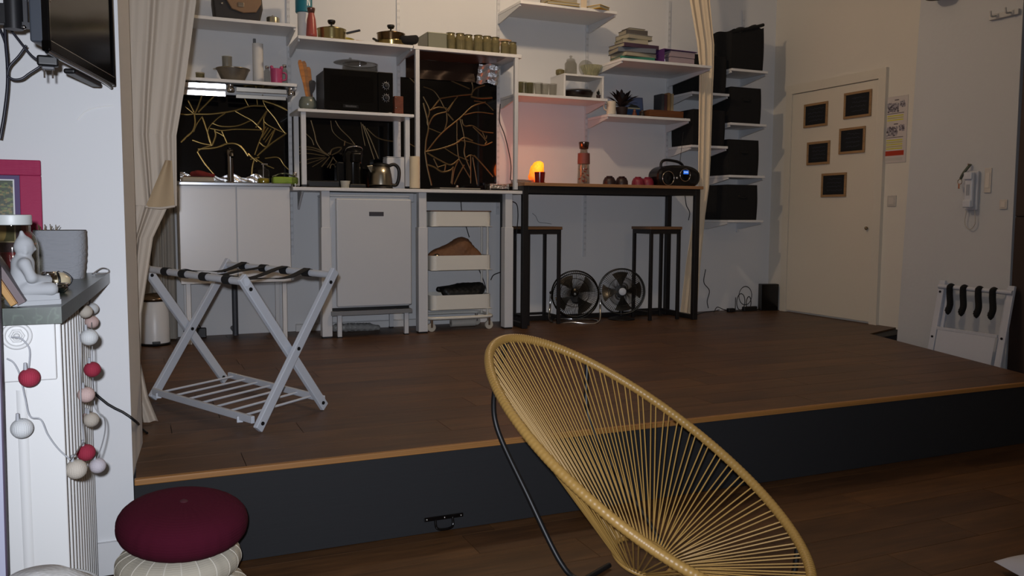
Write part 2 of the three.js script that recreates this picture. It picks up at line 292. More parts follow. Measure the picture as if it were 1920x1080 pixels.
// ---------- glossy splashbacks with gold cracks ----------
function splash(x0, x1, y0, y1, label, veins, r, gm = gold2) {
  const t = thing('splashback', label, 'splashback', [(x0 + x1) / 2, y0, WZ]), w = (x1 - x0) / 2;
  part(t, 'panel', bx(-w, w, 0, y1 - y0, 0.001, 0.009), M(0x050507, 0.07, { metalness: 0, bumpMap: foilBump, bumpScale: 0.0008 }));
  const list = veins.map(l => tube(l.map((p, i) => [p[0] / 100 - (x0 + x1) / 2 + (i % 2 ? 0.001 : 0), p[1] / 100 - y0, 0]), r * (0.75 + 0.7 * rnd()), 6, l.length * 4).scale(1, 1, 0.45).translate(0, 0, 0.0095));
  part(t, 'gold_veins', list, gm); return t;
}
const sp1 = splash(0.26, 1.02, 1.42, 2.03, 'black glossy splashback behind the sink with gold crack pattern', [[[27.8,188.3],[34.1,187.9],[38.5,188.9]],[[32.7,193.2],[37.8,188.9]],[[34.7,197.6],[38.2,189.7]],[[43.6,201.2],[40.1,191.7],[38.9,188.9]],[[51.5,201.3],[40.8,189.8]],[[38.9,188.5],[48.2,189.0],[54.3,189.9],[65.0,192.2],[75.9,196.0],[86.0,196.6]],[[71.7,202.1],[75.1,195.2]],[[65.7,191.9],[70.3,189.3],[77.2,185.7],[83.4,179.6]],[[58.8,190.2],[52.6,185.3],[47.2,178.0],[48.1,169.4],[49.6,167.5]],[[49.9,182.8],[54.8,181.1],[61.7,181.0],[67.8,182.1],[77.2,186.5]],[[48.4,179.2],[56.3,178.0],[64.7,179.2],[83.4,179.6]],[[38.5,188.5],[38.7,182.3],[37.1,176.8],[32.9,172.7],[29.2,168.6]],[[43.7,187.2],[39.8,181.6],[37.5,176.0]],[[43.7,186.4],[46.4,177.2],[49.2,167.0]],[[51.7,178.2],[52.0,174.3],[49.6,167.1]],[[51.3,177.4],[57.7,173.7],[59.5,169.4]],[[56.3,177.6],[59.5,169.4]],[[36.6,170.5],[43.2,168.4],[49.6,167.5]],[[49.6,167.5],[41.6,164.4],[39.7,162.4]],[[40.1,164.4],[52.2,166.0],[59.9,169.0],[66.0,168.9],[70.6,165.4],[73.6,160.7]],[[39.7,162.4],[44.4,154.3],[50.3,147.3]],[[87.6,193.4],[81.9,185.1],[79.5,181.0]],[[87.6,193.4],[85.1,186.1],[92.9,180.8],[100.8,177.9]],[[87.6,194.6],[93.0,188.1],[96.9,181.8],[100.0,177.9]],[[85.1,186.1],[84.9,179.7],[81.6,170.7],[78.3,161.7]],[[92.9,180.8],[89.6,173.4],[86.3,167.6],[81.6,170.7]],[[100.8,177.9],[91.1,171.0],[86.3,166.8],[79.9,160.9]],[[84.5,200.5],[91.6,198.5],[101.9,194.2]],[[86.1,199.8],[96.4,197.1],[101.9,194.2]],[[84.6,204.5],[84.9,199.7],[87.6,194.2]],[[80.6,201.1],[80.9,197.1]],[[85.3,159.5],[94.9,160.2],[98.8,155.0],[102.0,151.8]],[[78.3,159.3],[76.6,153.6],[76.0,144.7]],[[78.3,159.3],[84.5,155.4],[91.6,152.4]],[[73.6,162.3],[79.8,156.9]],[[75.1,158.4],[81.4,160.2]],[[88.1,181.4],[83.3,173.9]],[[90.1,180.7],[84.4,172.4]],[[91.7,179.5],[85.6,170.8]],[[86.6,182.1],[83.3,178.0]]], 0.0054, gold);
part(sp1, 'glint_strip', grid(60, 12, (u, v) => [-0.36 + 0.6 * u, 0.002 + 0.06 * v * (0.75 + 0.25 * Math.sin(u * 23 + 1)), 0.03 - 0.008 * v + 0.003 * Math.sin(u * 60 + v * 9)]), M(0xd4d6da, 0.16, { metalness: 1, bumpMap: crumple, bumpScale: 0.002 }), 'added silver strip for the bright reflection along the sink');  // added strip imitating the sink reflection low in the splashback
splash(1.05, 1.84, 1.385, 1.93, 'black glossy splashback behind the coffee machine with fan of gold lines', [[[118.6,188.1],[120.9,179.4],[122.4,172.8],[126.0,166.8],[131.5,162.7]],[[133.1,188.5],[134.2,181.2],[138.5,176.5],[143.5,173.6],[150.4,171.4]],[[136.5,188.7],[139.8,183.3],[147.3,176.2],[151.0,171.4]],[[155.7,188.4],[156.9,179.7],[158.7,171.1]],[[156.9,187.2],[161.3,174.3],[165.7,161.3]],[[158.2,186.0],[163.2,175.6],[168.9,162.0]],[[160.1,184.2],[167.8,177.7],[176.9,175.5],[183.5,175.2]],[[106.5,167.9],[115.0,168.8],[123.5,167.3],[130.9,163.3]],[[106.5,164.9],[115.6,167.0],[124.7,165.5],[130.2,163.3]],[[106.5,163.4],[116.7,164.0],[128.4,162.6]],[[106.9,155.8],[116.7,159.8],[127.7,161.3]],[[114.2,156.0],[121.6,158.7],[129.0,161.4]],[[119.0,154.3],[124.0,157.5],[129.6,161.4]],[[125.8,154.5],[128.9,158.3],[132.1,162.1]],[[130.1,154.0],[132.7,158.4],[134.6,162.2]],[[134.6,161.5],[137.0,158.5],[140.1,157.4]],[[132.1,163.3],[133.4,167.1],[137.8,169.1],[140.9,169.2]],[[133.4,163.4],[138.4,166.0],[140.9,168.6]],[[113.9,179.1],[118.7,174.5],[120.5,170.3]],[[132.0,153.4],[133.3,156.6],[138.2,155.5],[140.8,156.8]],[[143.5,174.2],[142.8,170.5]],[[192.8,174.2],[199.5,170.7]]], 0.0044);
splash(1.862, 2.66, 1.385, 2.24, 'tall black glossy panel with gold crack pattern right of the microwave', [[[191.3,225.9],[197.3,220.6],[200.3,217.6]],[[200.3,214.3],[198.1,205.9],[198.9,197.7],[199.7,187.1]],[[204.6,217.8],[213.0,215.1],[218.3,208.7],[221.4,203.1],[223.6,200.7]],[[204.6,210.4],[209.4,200.0],[207.6,191.6],[208.5,187.5]],[[204.6,205.5],[208.5,187.5],[206.7,177.4],[205.8,168.2]],[[217.4,209.5],[230.8,212.4],[243.5,214.4]],[[217.4,208.7],[211.2,200.9]],[[209.4,200.0],[216.5,202.8],[223.6,202.4]],[[223.6,199.9],[212.9,196.0],[208.5,188.3]],[[223.6,200.7],[232.6,212.1]],[[224.5,199.9],[230.8,210.3]],[[223.6,199.0],[223.6,192.3],[221.8,185.6]],[[224.5,198.2],[229.0,193.4]],[[208.5,186.6],[219.1,182.9]],[[207.5,169.1],[219.1,182.9],[234.4,195.4],[245.3,205.3],[256.4,209.3]],[[227.2,223.9],[242.6,218.6]],[[242.6,229.5],[245.3,220.4],[244.4,213.6]],[[243.5,213.6],[247.2,218.9],[255.5,222.4]],[[243.5,212.7],[250.9,211.9],[262.0,213.0]],[[246.3,209.5],[255.5,208.4],[263.0,202.8]],[[238.0,198.1],[249.0,200.8],[263.0,200.2]],[[234.4,195.4],[237.1,185.4],[239.0,175.3]],[[236.2,194.6],[238.0,189.7],[245.4,190.0],[252.8,186.1],[263.0,185.2]],[[245.4,189.2],[252.8,182.7],[257.4,177.7]],[[253.7,185.3],[256.5,180.2],[257.4,182.9]],[[205.8,168.2],[219.1,171.2],[231.7,175.9],[238.0,180.4],[245.4,178.1]],[[232.6,178.4],[243.5,177.2],[254.7,175.0],[262.1,177.9]],[[232.1,192.8],[232.1,176.7],[233.5,164.9],[234.4,162.4]],[[220.9,172.1],[230.8,166.5],[241.7,162.6]],[[205.8,168.2],[207.5,156.6],[211.0,142.4]],[[207.5,167.4],[218.2,161.9],[227.1,158.8],[233.5,163.2]],[[207.5,158.3],[212.8,156.7],[219.9,153.1],[226.2,154.5],[229.4,157.2]],[[212.8,163.4],[216.4,156.0]],[[216.4,156.8],[222.6,158.7]],[[222.6,158.7],[221.7,153.6]],[[228.9,157.2],[227.1,144.4]],[[233.5,163.2],[229.9,155.5],[228.0,143.6]],[[238.1,159.1],[233.5,151.3],[229.8,143.6]],[[234.4,162.4],[243.6,148.1]],[[239.0,175.3],[238.1,168.5],[243.6,155.0]],[[239.9,165.1],[243.6,167.0],[246.3,166.2]],[[246.3,167.0],[254.7,158.7],[262.7,150.3]],[[243.6,167.0],[243.6,144.7]],[[245.4,165.3],[249.1,144.0]],[[255.6,175.9],[257.4,177.7]]], 0.0054);
// ---------- sink cabinet ----------
{
  const t = thing('sink_cabinet', 'white double-door sink cabinet on slim legs left of the worktop', 'cabinet', [0.605, PT, -6.17]);
  part(t, 'carcass', bx(-0.355, 0.35, 0.41, 1.05, -0.2, 0.2), white);
  part(t, 'door', bx(-0.355, -0.0035, 0.405, 1.048, 0.202, 0.22, 0.003), M(0xcfd0d2, 0.28)); part(t, 'door', bx(0.0035, 0.35, 0.405, 1.048, 0.202, 0.22, 0.003), M(0xcfd0d2, 0.28));
  part(t, 'sink_top', [bx(-0.37, 0.36, 1.05, 1.072, 0.16, 0.235, 0.004), bx(-0.37, 0.36, 1.05, 1.072, -0.21, -0.16), bx(-0.37, -0.3, 1.05, 1.072, -0.16, 0.16), bx(0.02, 0.36, 1.05, 1.072, -0.16, 0.16)], M(0xb5b7ba, 0.22, { metalness: 1 }));
  part(t, 'basin', [bx(-0.3, 0.02, 0.93, 0.935, -0.16, 0.16), bx(-0.303, -0.3, 0.93, 1.06, -0.16, 0.16), bx(0.02, 0.023, 0.93, 1.06, -0.16, 0.16)], steel);
  for (const [x, z] of [[-0.31, 0.17], [0.31, 0.17], [-0.31, -0.17], [0.31, -0.17]]) part(t, 'leg', bx(x - 0.014, x + 0.014, 0, 0.41, z - 0.014, z + 0.014, 0.002), white);
  part(t, 'drain_pipe', [rod([0.0, 0.02, -0.02], [0.0, 0.41, -0.02], 0.02), rod([0, 0.05, -0.02], [0.0, 0.05, -0.2], 0.018)], M(0x3c3f45, 0.5));
}
{
  const t = thing('faucet', 'dark chrome pillar tap standing behind the sink', 'tap', [0.607, 1.402, -6.3]);
  part(t, 'column', lathe([[0, 0], [0.03, 0], [0.03, 0.01], [0.022, 0.02], [0.022, 0.2], [0.025, 0.205], [0.025, 0.24], [0, 0.245]], 24), M(0x8a8580, 0.15, { metalness: 1 }));
  part(t, 'spout', tube([[0, 0.19, 0], [0, 0.215, 0.05], [0, 0.21, 0.12], [0, 0.18, 0.14]], 0.011), M(0x8a8580, 0.15, { metalness: 1 })); part(t, 'lever', beam([0, 0.245, 0], [0.0, 0.262, -0.05], 0.012, 0.006, [1, 0, 0]), chrome);
}
{
  const t = thing('dish_tray', 'beige draining tray at the left end of the sink', 'tray', [0.375, 1.402, -6.1]);
  part(t, 'tray', bx(-0.1, 0.1, 0, 0.035, -0.07, 0.07, 0.012), M(0x9f9788, 0.6)); part(t, 'mat', bx(-0.09, 0.085, 0.035, 0.041, -0.06, 0.06, 0.003), M(0x4a2a22, 0.8));
}
single('dish_cloth', blob([[-0.06, 0.02, 0, 0.07, 0.012, 0.01, 0.017, 0.012], [-0.03, 0.028, 0.02, 0.04, 0.02, -0.03, 0.015, 0.012]], [0, 0.02, 0], 0.12, 36, 0.01, 0.002), M(0x6d1f1c, 0.95), 'dark red dish cloth folded on the draining tray', 'cloth', [0.405, 1.438, -6.09]);
{
  const t = thing('soap_bottle', 'clear pump bottle with yellow liquid beside the sink tap', 'bottle', [0.8, 1.402, -6.08]);
  part(t, 'bottle', lathe([[0, 0.001], [0.036, 0.001], [0.04, 0.006], [0.04, 0.085], [0.03, 0.1], [0.014, 0.106], [0.014, 0.115]], 24), glass);
  part(t, 'liquid', lathe([[0, 0.004], [0.037, 0.004], [0.037, 0.036], [0, 0.036]], 20), M(0x9a8a18, 0.3)); part(t, 'pump', [rod([0, 0.01, 0], [0, 0.13, 0], 0.004), bx(-0.012, 0.03, 0.128, 0.138, -0.008, 0.008, 0.003)], chrome);
}
{
  const t = thing('sponge_pack', 'green and pale wrapped sponge pack at the right end of the sink', 'sponge', [0.945, 1.402, -6.1]);
  part(t, 'sponge', bx(-0.085, 0.085, 0.001, 0.05, -0.05, 0.05, 0.014), M(0x86a03a, 0.8)); part(t, 'wrapper', grid(20, 10, (u, v) => [-0.08 + 0.15 * u, 0.052 + 0.022 * Math.sin(u * 3.1) + 0.004 * Math.sin(u * 20 + v * 9), -0.048 + 0.096 * v]), M(0xa9ae98, 0.35));
}
// ---------- worktop on telescopic legs ----------
{
  const t = thing('worktop', 'long white worktop on three square telescopic legs', 'worktop', [1.84, PT, -6.15]);
  part(t, 'tabletop', bx(-0.87, 0.865, 1.026, 1.05, -0.24, 0.235, 0.004), white);
  part(t, 'dark_top', bx(-0.02, 0.85, 1.0502, 1.0545, -0.235, 0.2, 0.002), M(0x161312, 0.25), 'thin black mat over the right half');
  for (const x of [-0.645, 0.055, 0.735]) { part(t, 'leg', bx(x - 0.035, x + 0.035, 0.012, 0.775, 0.14, 0.215, 0.003), whiteMetal); part(t, 'inner_leg', bx(x - 0.029, x + 0.029, 0.77, 1.026, 0.146, 0.209, 0.003), whiteMetal); part(t, 'foot', bx(x - 0.03, x + 0.03, 0, 0.012, 0.145, 0.21), black); }
  part(t, 'crossbar', bx(-0.61, 0.02, 0.96, 1.02, 0.08, 0.1), whiteMetal); part(t, 'crossbar', bx(0.1, 0.7, 0.965, 1.024, 0.12, 0.16), black, 'black bar under the right half');
  part(t, 'bracket', extr([[0, 1.02], [0.17, 1.02], [0, 0.9]], 0.012).rotateY(-Math.PI / 2).translate(-0.8, 0, 0.03), whiteMetal);
}
{
  const t = thing('riser_shelf', 'low white shelf on legs standing on the worktop under the microwave', 'shelf', [1.44, 1.38, -6.17]);
  part(t, 'board', bx(-0.415, 0.41, 0.515, 0.536, -0.17, 0.175, 0.003), shelfMat);
  for (const [x, z] of [[-0.375, 0.14], [0.365, 0.14], [-0.375, -0.15], [0.365, -0.15]]) { part(t, 'leg', bx(x - 0.017, x + 0.017, 0.02, 0.515, z - 0.017, z + 0.017, 0.002), whiteMetal); part(t, 'foot', bx(x - 0.015, x + 0.015, 0, 0.02, z - 0.015, z + 0.015), black); }
}
{
  const t = thing('microwave', 'black microwave oven with two dials on the riser shelf', 'microwave', [1.45, 1.917, -6.17]);
  part(t, 'case', bx(-0.235, 0.235, 0.008, 0.282, -0.17, 0.15, 0.01), M(0x232226, 0.35));
  part(t, 'door', bx(-0.245, 0.135, 0.006, 0.284, 0.152, 0.172, 0.005), blackGloss); part(t, 'control_panel', bx(0.138, 0.245, 0.006, 0.284, 0.152, 0.172, 0.005), blackGloss);
  part(t, 'window', bx(-0.2, 0.1, 0.06, 0.24, 0.1722, 0.1732), M(0x020203, 0.06));
  for (const y of [0.19, 0.105]) { const k = part(t, 'dial', lathe([[0, 0.02], [0.014, 0.02], [0.016, 0.018], [0.017, 0]], 24).rotateX(Math.PI / 2).translate(0.195, y, 0.172), black); part(k, 'dial_ring', new THREE.TorusGeometry(0.0215, 0.0022, 8, 28).translate(0.195, y, 0.173), M(0x9c9ea2, 0.3, { metalness: 0.6 })); const tk = []; for (let i = 0; i < 9; i++) { const a = -0.6 + i * 0.55; tk.push(bx(-0.001, 0.001, 0.027, 0.032, 0, 0.0008).rotateZ(a).translate(0.195, y, 0.1722)); } part(k, 'dial_marks', tk, M(0xb0b0b0, 0.5)); }
  part(t, 'brand_lettering', new THREE.PlaneGeometry(0.11, 0.022).translate(-0.06, 0.032, 0.1728), M(null, 0.3, { map: canvasTex(256, 52, (c, w, h) => { c.fillStyle = '#060607'; c.fillRect(0, 0, w, h); c.fillStyle = '#7d7d80'; c.font = 'italic 40px serif'; c.textAlign = 'center'; c.fillText('Moulinex', w / 2, 38); }) }));
  for (const [x, z] of [[-0.2, 0.1], [0.2, 0.1], [-0.2, -0.13], [0.2, -0.13]]) part(t, 'foot', cyl(0.012, 0.012, 0.009, 12).translate(x, 0, z), black);
}
// glassware on the microwave
const bowlGeo = (r, h, t = 0.003, f = 0.55) => lathe([[0, 0.001], [r * f, 0.001], [r * (f + 0.22), h * 0.35], [r, h], [r - t, h], [r * (f + 0.2) - t, h * 0.36], [r * f - t, 0.001 + t], [0, 0.001 + t]], 32);
{ const t = thing('glass_bowl', 'round clear glass dish on top of the microwave', 'bowl', [1.5, 2.2, -6.17]); part(t, 'bowl', bowlGeo(0.125, 0.07, 0.004, 0.8), glass); part(t, 'rim', new THREE.TorusGeometry(0.125, 0.004, 8, 40).rotateX(Math.PI / 2).translate(0, 0.07, 0), glass); }
{ const t = thing('dish_cover', 'clear glass lid resting on the dish above the microwave', 'lid', [1.43, 2.277, -6.17]); part(t, 'lid', lathe([[0.0, 0.02], [0.06, 0.018], [0.115, 0.004], [0.12, 0], [0.117, -0.002], [0.06, 0.012], [0, 0.014]], 32), glass); part(t, 'knob', ball(0.012, 0, 0.028, 0, 0.8), glass); }
{
  const t = thing('utensil_jug', 'grey-green rounded jug for kitchen utensils left of the microwave', 'jug', [1.115, 1.917, -6.12]);
  part(t, 'jug', lathe([[0, 0.001], [0.045, 0.001], [0.062, 0.03], [0.06, 0.065], [0.045, 0.09], [0.042, 0.09], [0.055, 0.06], [0.04, 0.01], [0, 0.01]], 28), M(0x6d7268, 0.25)); part(t, 'rim', new THREE.TorusGeometry(0.0435, 0.003, 8, 28).rotateX(Math.PI / 2).translate(0, 0.09, 0), M(0x6d7268, 0.25));
}
const spoonPts = (dx, L, w = 0.014) => extr([[-0.008, 0], [0.008, 0], [0.009, L * 0.55], [w, L * 0.72], [w, L * 0.95], [w * 0.5, L], [-w * 0.5, L], [-w, L * 0.95], [-w, L * 0.72], [-0.009, L * 0.55]], 0.006, 0.001).rotateZ(dx);
[['wooden_spatula', 'tallest wooden spatula in the grey utensil jug', honey, 0.19, 0.33, 0.035], ['wooden_spoon', 'wooden spoon leaning in the grey utensil jug', wood, 0.15, 0.325, 0.02], ['wooden_fork', 'slim dark wooden fork in the grey utensil jug', pine, 0.09, 0.29, -0.01], ['ladle', 'dark plastic ladle at the right of the utensil jug', M(0x35302d, 0.5), -0.16, 0.2, 0.0]]
  .forEach(([n, l, m, a, L, z]) => single(n, spoonPts(a, L, n === 'ladle' ? 0.022 : 0.014), m, l, n === 'ladle' ? 'ladle' : 'utensil', [1.12 + ({ wooden_spoon: 0.016, wooden_fork: 0.03 }[n] || 0), 1.93, -6.12 + z]));
{
  const t = thing('spice_caddy', 'reddish brown wooden caddy standing right of the microwave', 'caddy', [1.742, 1.917, -6.05]);
  part(t, 'box', bx(-0.033, 0.033, 0, 0.125, -0.04, 0.04, 0.004), woodC(0x8a4a30)); for (const y of [0.04, 0.11]) part(t, 'stud', ball(0.005, -0.022, y, 0.041), chrome);
}
// saucepans
function pan(name, label, x, y, z, r, h, col, hdl) {
  const t = thing(name, label, 'saucepan', [x, y, z]);
  part(t, 'pot', lathe([[0, 0.001], [r * 0.93, 0.001], [r * 0.98, 0.008], [r, h], [r + 0.004, h + 0.003], [r - 0.004, h], [r * 0.95, 0.01], [0, 0.006]], 36), col);
  for (const q of hdl) part(t, 'handle', beam(q[0], q[1], 0.022, 0.014, [0, 0, 1], 0.005), q[2] || black); return t;
}
const panMat = M(0x9c8f63, 0.22, { metalness: 0.85 }), panMat2 = M(0x8c7a4d, 0.22, { metalness: 0.85 });
function lid(label, x, y, z, r) {
  const t = thing('pan_lid', label, 'lid', [x, y, z]); part(t, 'lid', lathe([[0, 0.022], [r * 0.5, 0.018], [r, 0.003], [r + 0.003, 0], [r - 0.002, -0.001], [0, 0.015]], 32), panMat);
  part(t, 'knob', [cyl(0.007, 0.007, 0.02, 12).translate(0, 0.02, 0), lathe([[0, 0.04], [0.02, 0.04], [0.028, 0.055], [0.026, 0.065], [0, 0.068]], 24)], black); return t;
}
pan('saucepan', 'brass-coloured saucepan left on the long shelf with handle to the right', 1.285, 2.406, -6.105, 0.098, 0.075, panMat, [[[0.095, 0.055, 0.03], [0.19, 0.08, 0.06]]]);
lid('lid with black knob on the left saucepan', 1.285, 2.483, -6.105, 0.094);
pan('frying_pan', 'pale yellow shallow pan lying behind the left saucepan', 1.385, 2.406, -6.29, 0.1, 0.05, M(0xb0a24a, 0.3, { metalness: 0.5 }), [[[0.1, 0.04, 0.06], [0.24, 0.02, 0.12], pine]]);
pan('casserole', 'wide low brass casserole with black grips right on the long shelf', 1.735, 2.406, -6.17, 0.115, 0.04, panMat2, [[[-0.11, 0.035, 0.03], [-0.15, 0.05, 0.04]], [[0.11, 0.03, 0.03], [0.155, 0.035, 0.03]]]);
pan('steamer_pot', 'brown saucepan nested on the casserole on the long shelf', 1.73, 2.448, -6.17, 0.1, 0.055, M(0x5f4a30, 0.2, { metalness: 0.85 }), [[[0.09, 0.03, 0.04], [0.14, 0.045, 0.02]]]);
lid('lid with black knob on the right stacked pans', 1.73, 2.504, -6.17, 0.095);
single('oven_glove', blob([[-0.03, 0, 0, 0.05, 0.0, 0, 0.03, 0.026], [0.03, 0.01, 0, 0.06, 0.02, 0, 0.02, 0.018]], [0, 0, 0], 0.1, 32, 0.01), M(0x0d0c0e, 0.95), 'black pot holder hanging on the right stacked pans', 'pot holder', [1.83, 2.455, -6.08]);
// bottles at the left end of the long shelf
{ const t = thing('cleaner_bottle', 'white bottle with teal cap section at the shelf end', 'bottle', [1.105, 2.406, -6.16]); part(t, 'body', lathe([[0, 0], [0.043, 0.002], [0.045, 0.01], [0.045, 0.19], [0.047, 0.195]], 28), M(0xd0d0cf, 0.4)); part(t, 'sleeve', lathe([[0.0, 0.185], [0.055, 0.185], [0.058, 0.19], [0.058, 0.33], [0, 0.33]], 28), M(0x0f6a7c, 0.45), 'teal upper section');
  part(t, 'lettering', new THREE.CylinderGeometry(0.0586, 0.0586, 0.09, 20, 1, true, -0.1, 0.9).translate(0, 0.255, 0), M(null, 0.5, { map: canvasTex(128, 128, (c) => { c.fillStyle = '#0f6a7c'; c.fillRect(0, 0, 128, 128); c.fillStyle = '#e6eef0'; c.font = 'bold 104px sans-serif'; c.fillText('N', 34, 104); }) })); }
{ const t = thing('drink_bottle', 'red tapered drink bottle in front of the white and teal bottle', 'bottle', [1.135, 2.406, -6.05]); part(t, 'body', lathe([[0, 0], [0.036, 0.002], [0.037, 0.02], [0.03, 0.12], [0.022, 0.155], [0.02, 0.165]], 28), M(0x9b4a44, 0.3)); part(t, 'cap', lathe([[0, 0.2], [0.026, 0.2], [0.027, 0.195], [0.021, 0.165], [0, 0.165]], 24), M(0x6a4a42, 0.3, { metalness: 0.5 })); }
// rows of glass jars on the framed shelf
{ const t = thing('glass_box', 'rectangular frosted glass box at the left end of the jar row', 'container', [2.05, 2.406, -6.18]); part(t, 'body', [bx(-0.075, 0.075, 0, 0.006, -0.12, 0.12), bx(-0.075, -0.071, 0, 0.11, -0.12, 0.12), bx(0.071, 0.075, 0, 0.11, -0.12, 0.12), bx(-0.075, 0.075, 0, 0.11, 0.116, 0.12), bx(-0.075, 0.075, 0, 0.11, -0.12, -0.116)], M(0x9a9c8a, 0.3, { transmission: 0.55, thickness: 0 })); part(t, 'lid', bx(-0.078, 0.078, 0.11, 0.118, -0.123, 0.123, 0.003), M(0x9a9a86, 0.4)); }
const jarMat = M(0xbdb48a, 0.08, { transmission: 0.8, thickness: 0 }), jarFill = M(0x4c4024, 0.9), jarFill2 = M(0x3a3a2c, 0.9);
const jarProto = thing('glass_jar', '', 'jar', [0, 0, 0], 0, 'glass jars along the framed shelf');
part(jarProto, 'glass', lathe([[0, 0.001], [0.033, 0.001], [0.036, 0.006], [0.036, 0.085], [0.03, 0.098], [0.03, 0.11], [0.027, 0.11], [0.027, 0.098], [0.033, 0.084], [0.033, 0.006], [0, 0.004]], 22), jarMat);
part(jarProto, 'contents', lathe([[0, 0.006], [0.031, 0.006], [0.031, 0.07], [0, 0.073]], 16), jarFill); part(jarProto, 'rim', new THREE.TorusGeometry(0.031, 0.003, 6, 22).rotateX(Math.PI / 2).translate(0, 0.109, 0), M(0x5a5338, 0.3, { metalness: 0.7 }));
const jl = ['first glass jar of the row beside the frosted box', 'second glass jar of the shelf row', 'third glass jar of the shelf row', 'fourth glass jar, in the middle of the row', 'fifth glass jar of the shelf row', 'sixth glass jar of the shelf row', 'seventh glass jar, next to the last', 'last glass jar at the right shelf end'];
jl.forEach((l, i) => { const o = i ? copy(jarProto, null, l) : jarProto; o.position.set(2.165 + i * 0.072, 2.406, -6.1 + 0.012 * Math.sin(i * 2.3)); o.scale.set(i > 5 ? 0.9 : 1, i > 5 ? 0.95 : 1.18, i > 5 ? 0.9 : 1); o.userData.label = l; });
['left', 'middle', 'right'].forEach((s, i) => { const o = copy(jarProto, [2.25 + i * 0.15, 2.406, -6.25], 'glass jar in the back row, ' + s + ' of three'); o.scale.setScalar(1.05); });
single('mushroom_ornament', [tube([[0, 0, 0], [0.01, 0.08, 0], [0.04, 0.13, 0]], 0.006, 6), blob([[0.0, 0.13, 0, 0.11, 0.135, 0, 0.014, 0.008], [-0.02, 0.02, 0, 0.0, 0.05, 0, 0.02, 0.02]], [0.04, 0.08, 0], 0.14, 40, 0.008)], M(0xa98a70, 0.8), 'small tan dried mushroom-shaped ornament at the end of the jar row', 'ornament', [2.585, 2.41, -6.2]);
// ---------- on the worktop ----------
const TOP = 1.3802;
{ const t = thing('hob', 'flat black portable hob at the left end of the worktop', 'hob', [1.192, TOP, -6.1]); part(t, 'body', bx(-0.105, 0.105, 0.004, 0.045, -0.14, 0.14, 0.006), black); part(t, 'glass', bx(-0.1, 0.1, 0.0455, 0.05, -0.13, 0.13, 0.002), blackGloss); for (const x of [-0.08, 0.08]) part(t, 'foot', bx(x - 0.01, x + 0.01, 0, 0.005, -0.1, 0.1), black); }
{ const t = thing('detergent_bottle', 'small clear bottle with shiny cap where sink and worktop meet', 'bottle', [1.0, TOP, -6.0]); part(t, 'bottle', lathe([[0, 0.001], [0.02, 0.001], [0.022, 0.005], [0.022, 0.06], [0.01, 0.072], [0.01, 0.08]], 18), glass); part(t, 'cap', lathe([[0, 0.1], [0.013, 0.1], [0.013, 0.078], [0, 0.078]], 16), chrome); }
{
  const t = thing('coffee_machine', 'glossy black capsule coffee machine under the riser shelf', 'coffee machine', [1.43, TOP, -6.12]);
  part(t, 'tower', lathe([[0, 0], [0.075, 0], [0.078, 0.01], [0.07, 0.06], [0.068, 0.2], [0.074, 0.24], [0.07, 0.27], [0.05, 0.285], [0, 0.288]], 32), blackGloss);
  part(t, 'brew_head', bx(-0.035, 0.035, 0.18, 0.25, 0.04, 0.13, 0.015), blackGloss); part(t, 'drip_tray', bx(-0.06, 0.06, 0, 0.03, 0.05, 0.15, 0.01), black); part(t, 'lever', tube([[-0.06, 0.25, 0.0], [-0.05, 0.285, 0.06], [0, 0.295, 0.09], [0.05, 0.285, 0.06], [0.06, 0.25, 0]], 0.006), chrome);
  part(t, 'water_tank', bx(-0.12, -0.06, 0.0, 0.19, -0.08, 0.02, 0.015), M(0x111316, 0.06));
}
single('sugar_pot', lathe([[0, 0.001], [0.028, 0.001], [0.035, 0.05], [0.033, 0.05], [0.026, 0.004], [0, 0.004]], 24), M(0xb9b4a6, 0.5), 'small pale cup beside the coffee machine drip tray', 'cup', [1.345, TOP, -6.0]);
{
  const t = thing('kettle', 'brushed steel electric kettle with black lid and handle', 'kettle', [1.62, TOP, -6.07]);
  part(t, 'base', lathe([[0, 0], [0.085, 0], [0.088, 0.008], [0.08, 0.022], [0, 0.024]], 32), black);
  part(t, 'body', lathe([[0, 0.025], [0.083, 0.025], [0.085, 0.032], [0.078, 0.1], [0.064, 0.165], [0, 0.168]], 40), steel);
  part(t, 'lid', lathe([[0.066, 0.165], [0.062, 0.178], [0.03, 0.186], [0, 0.187]], 32), black);
  part(t, 'handle', tube([[0.055, 0.165, 0], [0.1, 0.178, 0], [0.132, 0.15, 0], [0.132, 0.07, 0], [0.112, 0.03, 0], [0.08, 0.03, 0]], 0.0125, 10), black);
  part(t, 'spout', extr([[-0.06, 0.165], [-0.1, 0.16], [-0.075, 0.12], [-0.068, 0.12]], 0.03, 0.004), steel);
}
{ const t = thing('upright_box', 'plain white upright box behind the kettle', 'box', [1.765, TOP, -6.2]); part(t, 'body', bx(-0.08, 0.085, 0, 0.235, -0.06, 0.06, 0.012), white); part(t, 'lid', bx(-0.078, 0.083, 0.2352, 0.24, -0.058, 0.058, 0.002), white); }
{ const t = thing('paper_towel', 'cream paper towel roll upright by the shelf post', 'paper roll', [1.845, TOP, -5.975]); part(t, 'roll', cyl(0.037, 0.037, 0.228, 28).translate(0, 0.006, 0), M(0xd8c7a8, 0.9)); part(t, 'core', cyl(0.014, 0.014, 0.232, 16).translate(0, 0.004, 0), M(0x8a7355, 0.9)); part(t, 'stand', cyl(0.045, 0.045, 0.006, 24), black); }
{ const t = thing('serving_tray', 'thin grey tray lying flat on the black mat of the worktop', 'tray', [2.2, TOP + 0.0055, -6.1]); part(t, 'plate', bx(-0.16, 0.16, 0, 0.01, -0.12, 0.12, 0.004), M(0x8b857a, 0.35)); part(t, 'knob', ball(0.011, -0.02, 0.02, 0.1), chrome); }
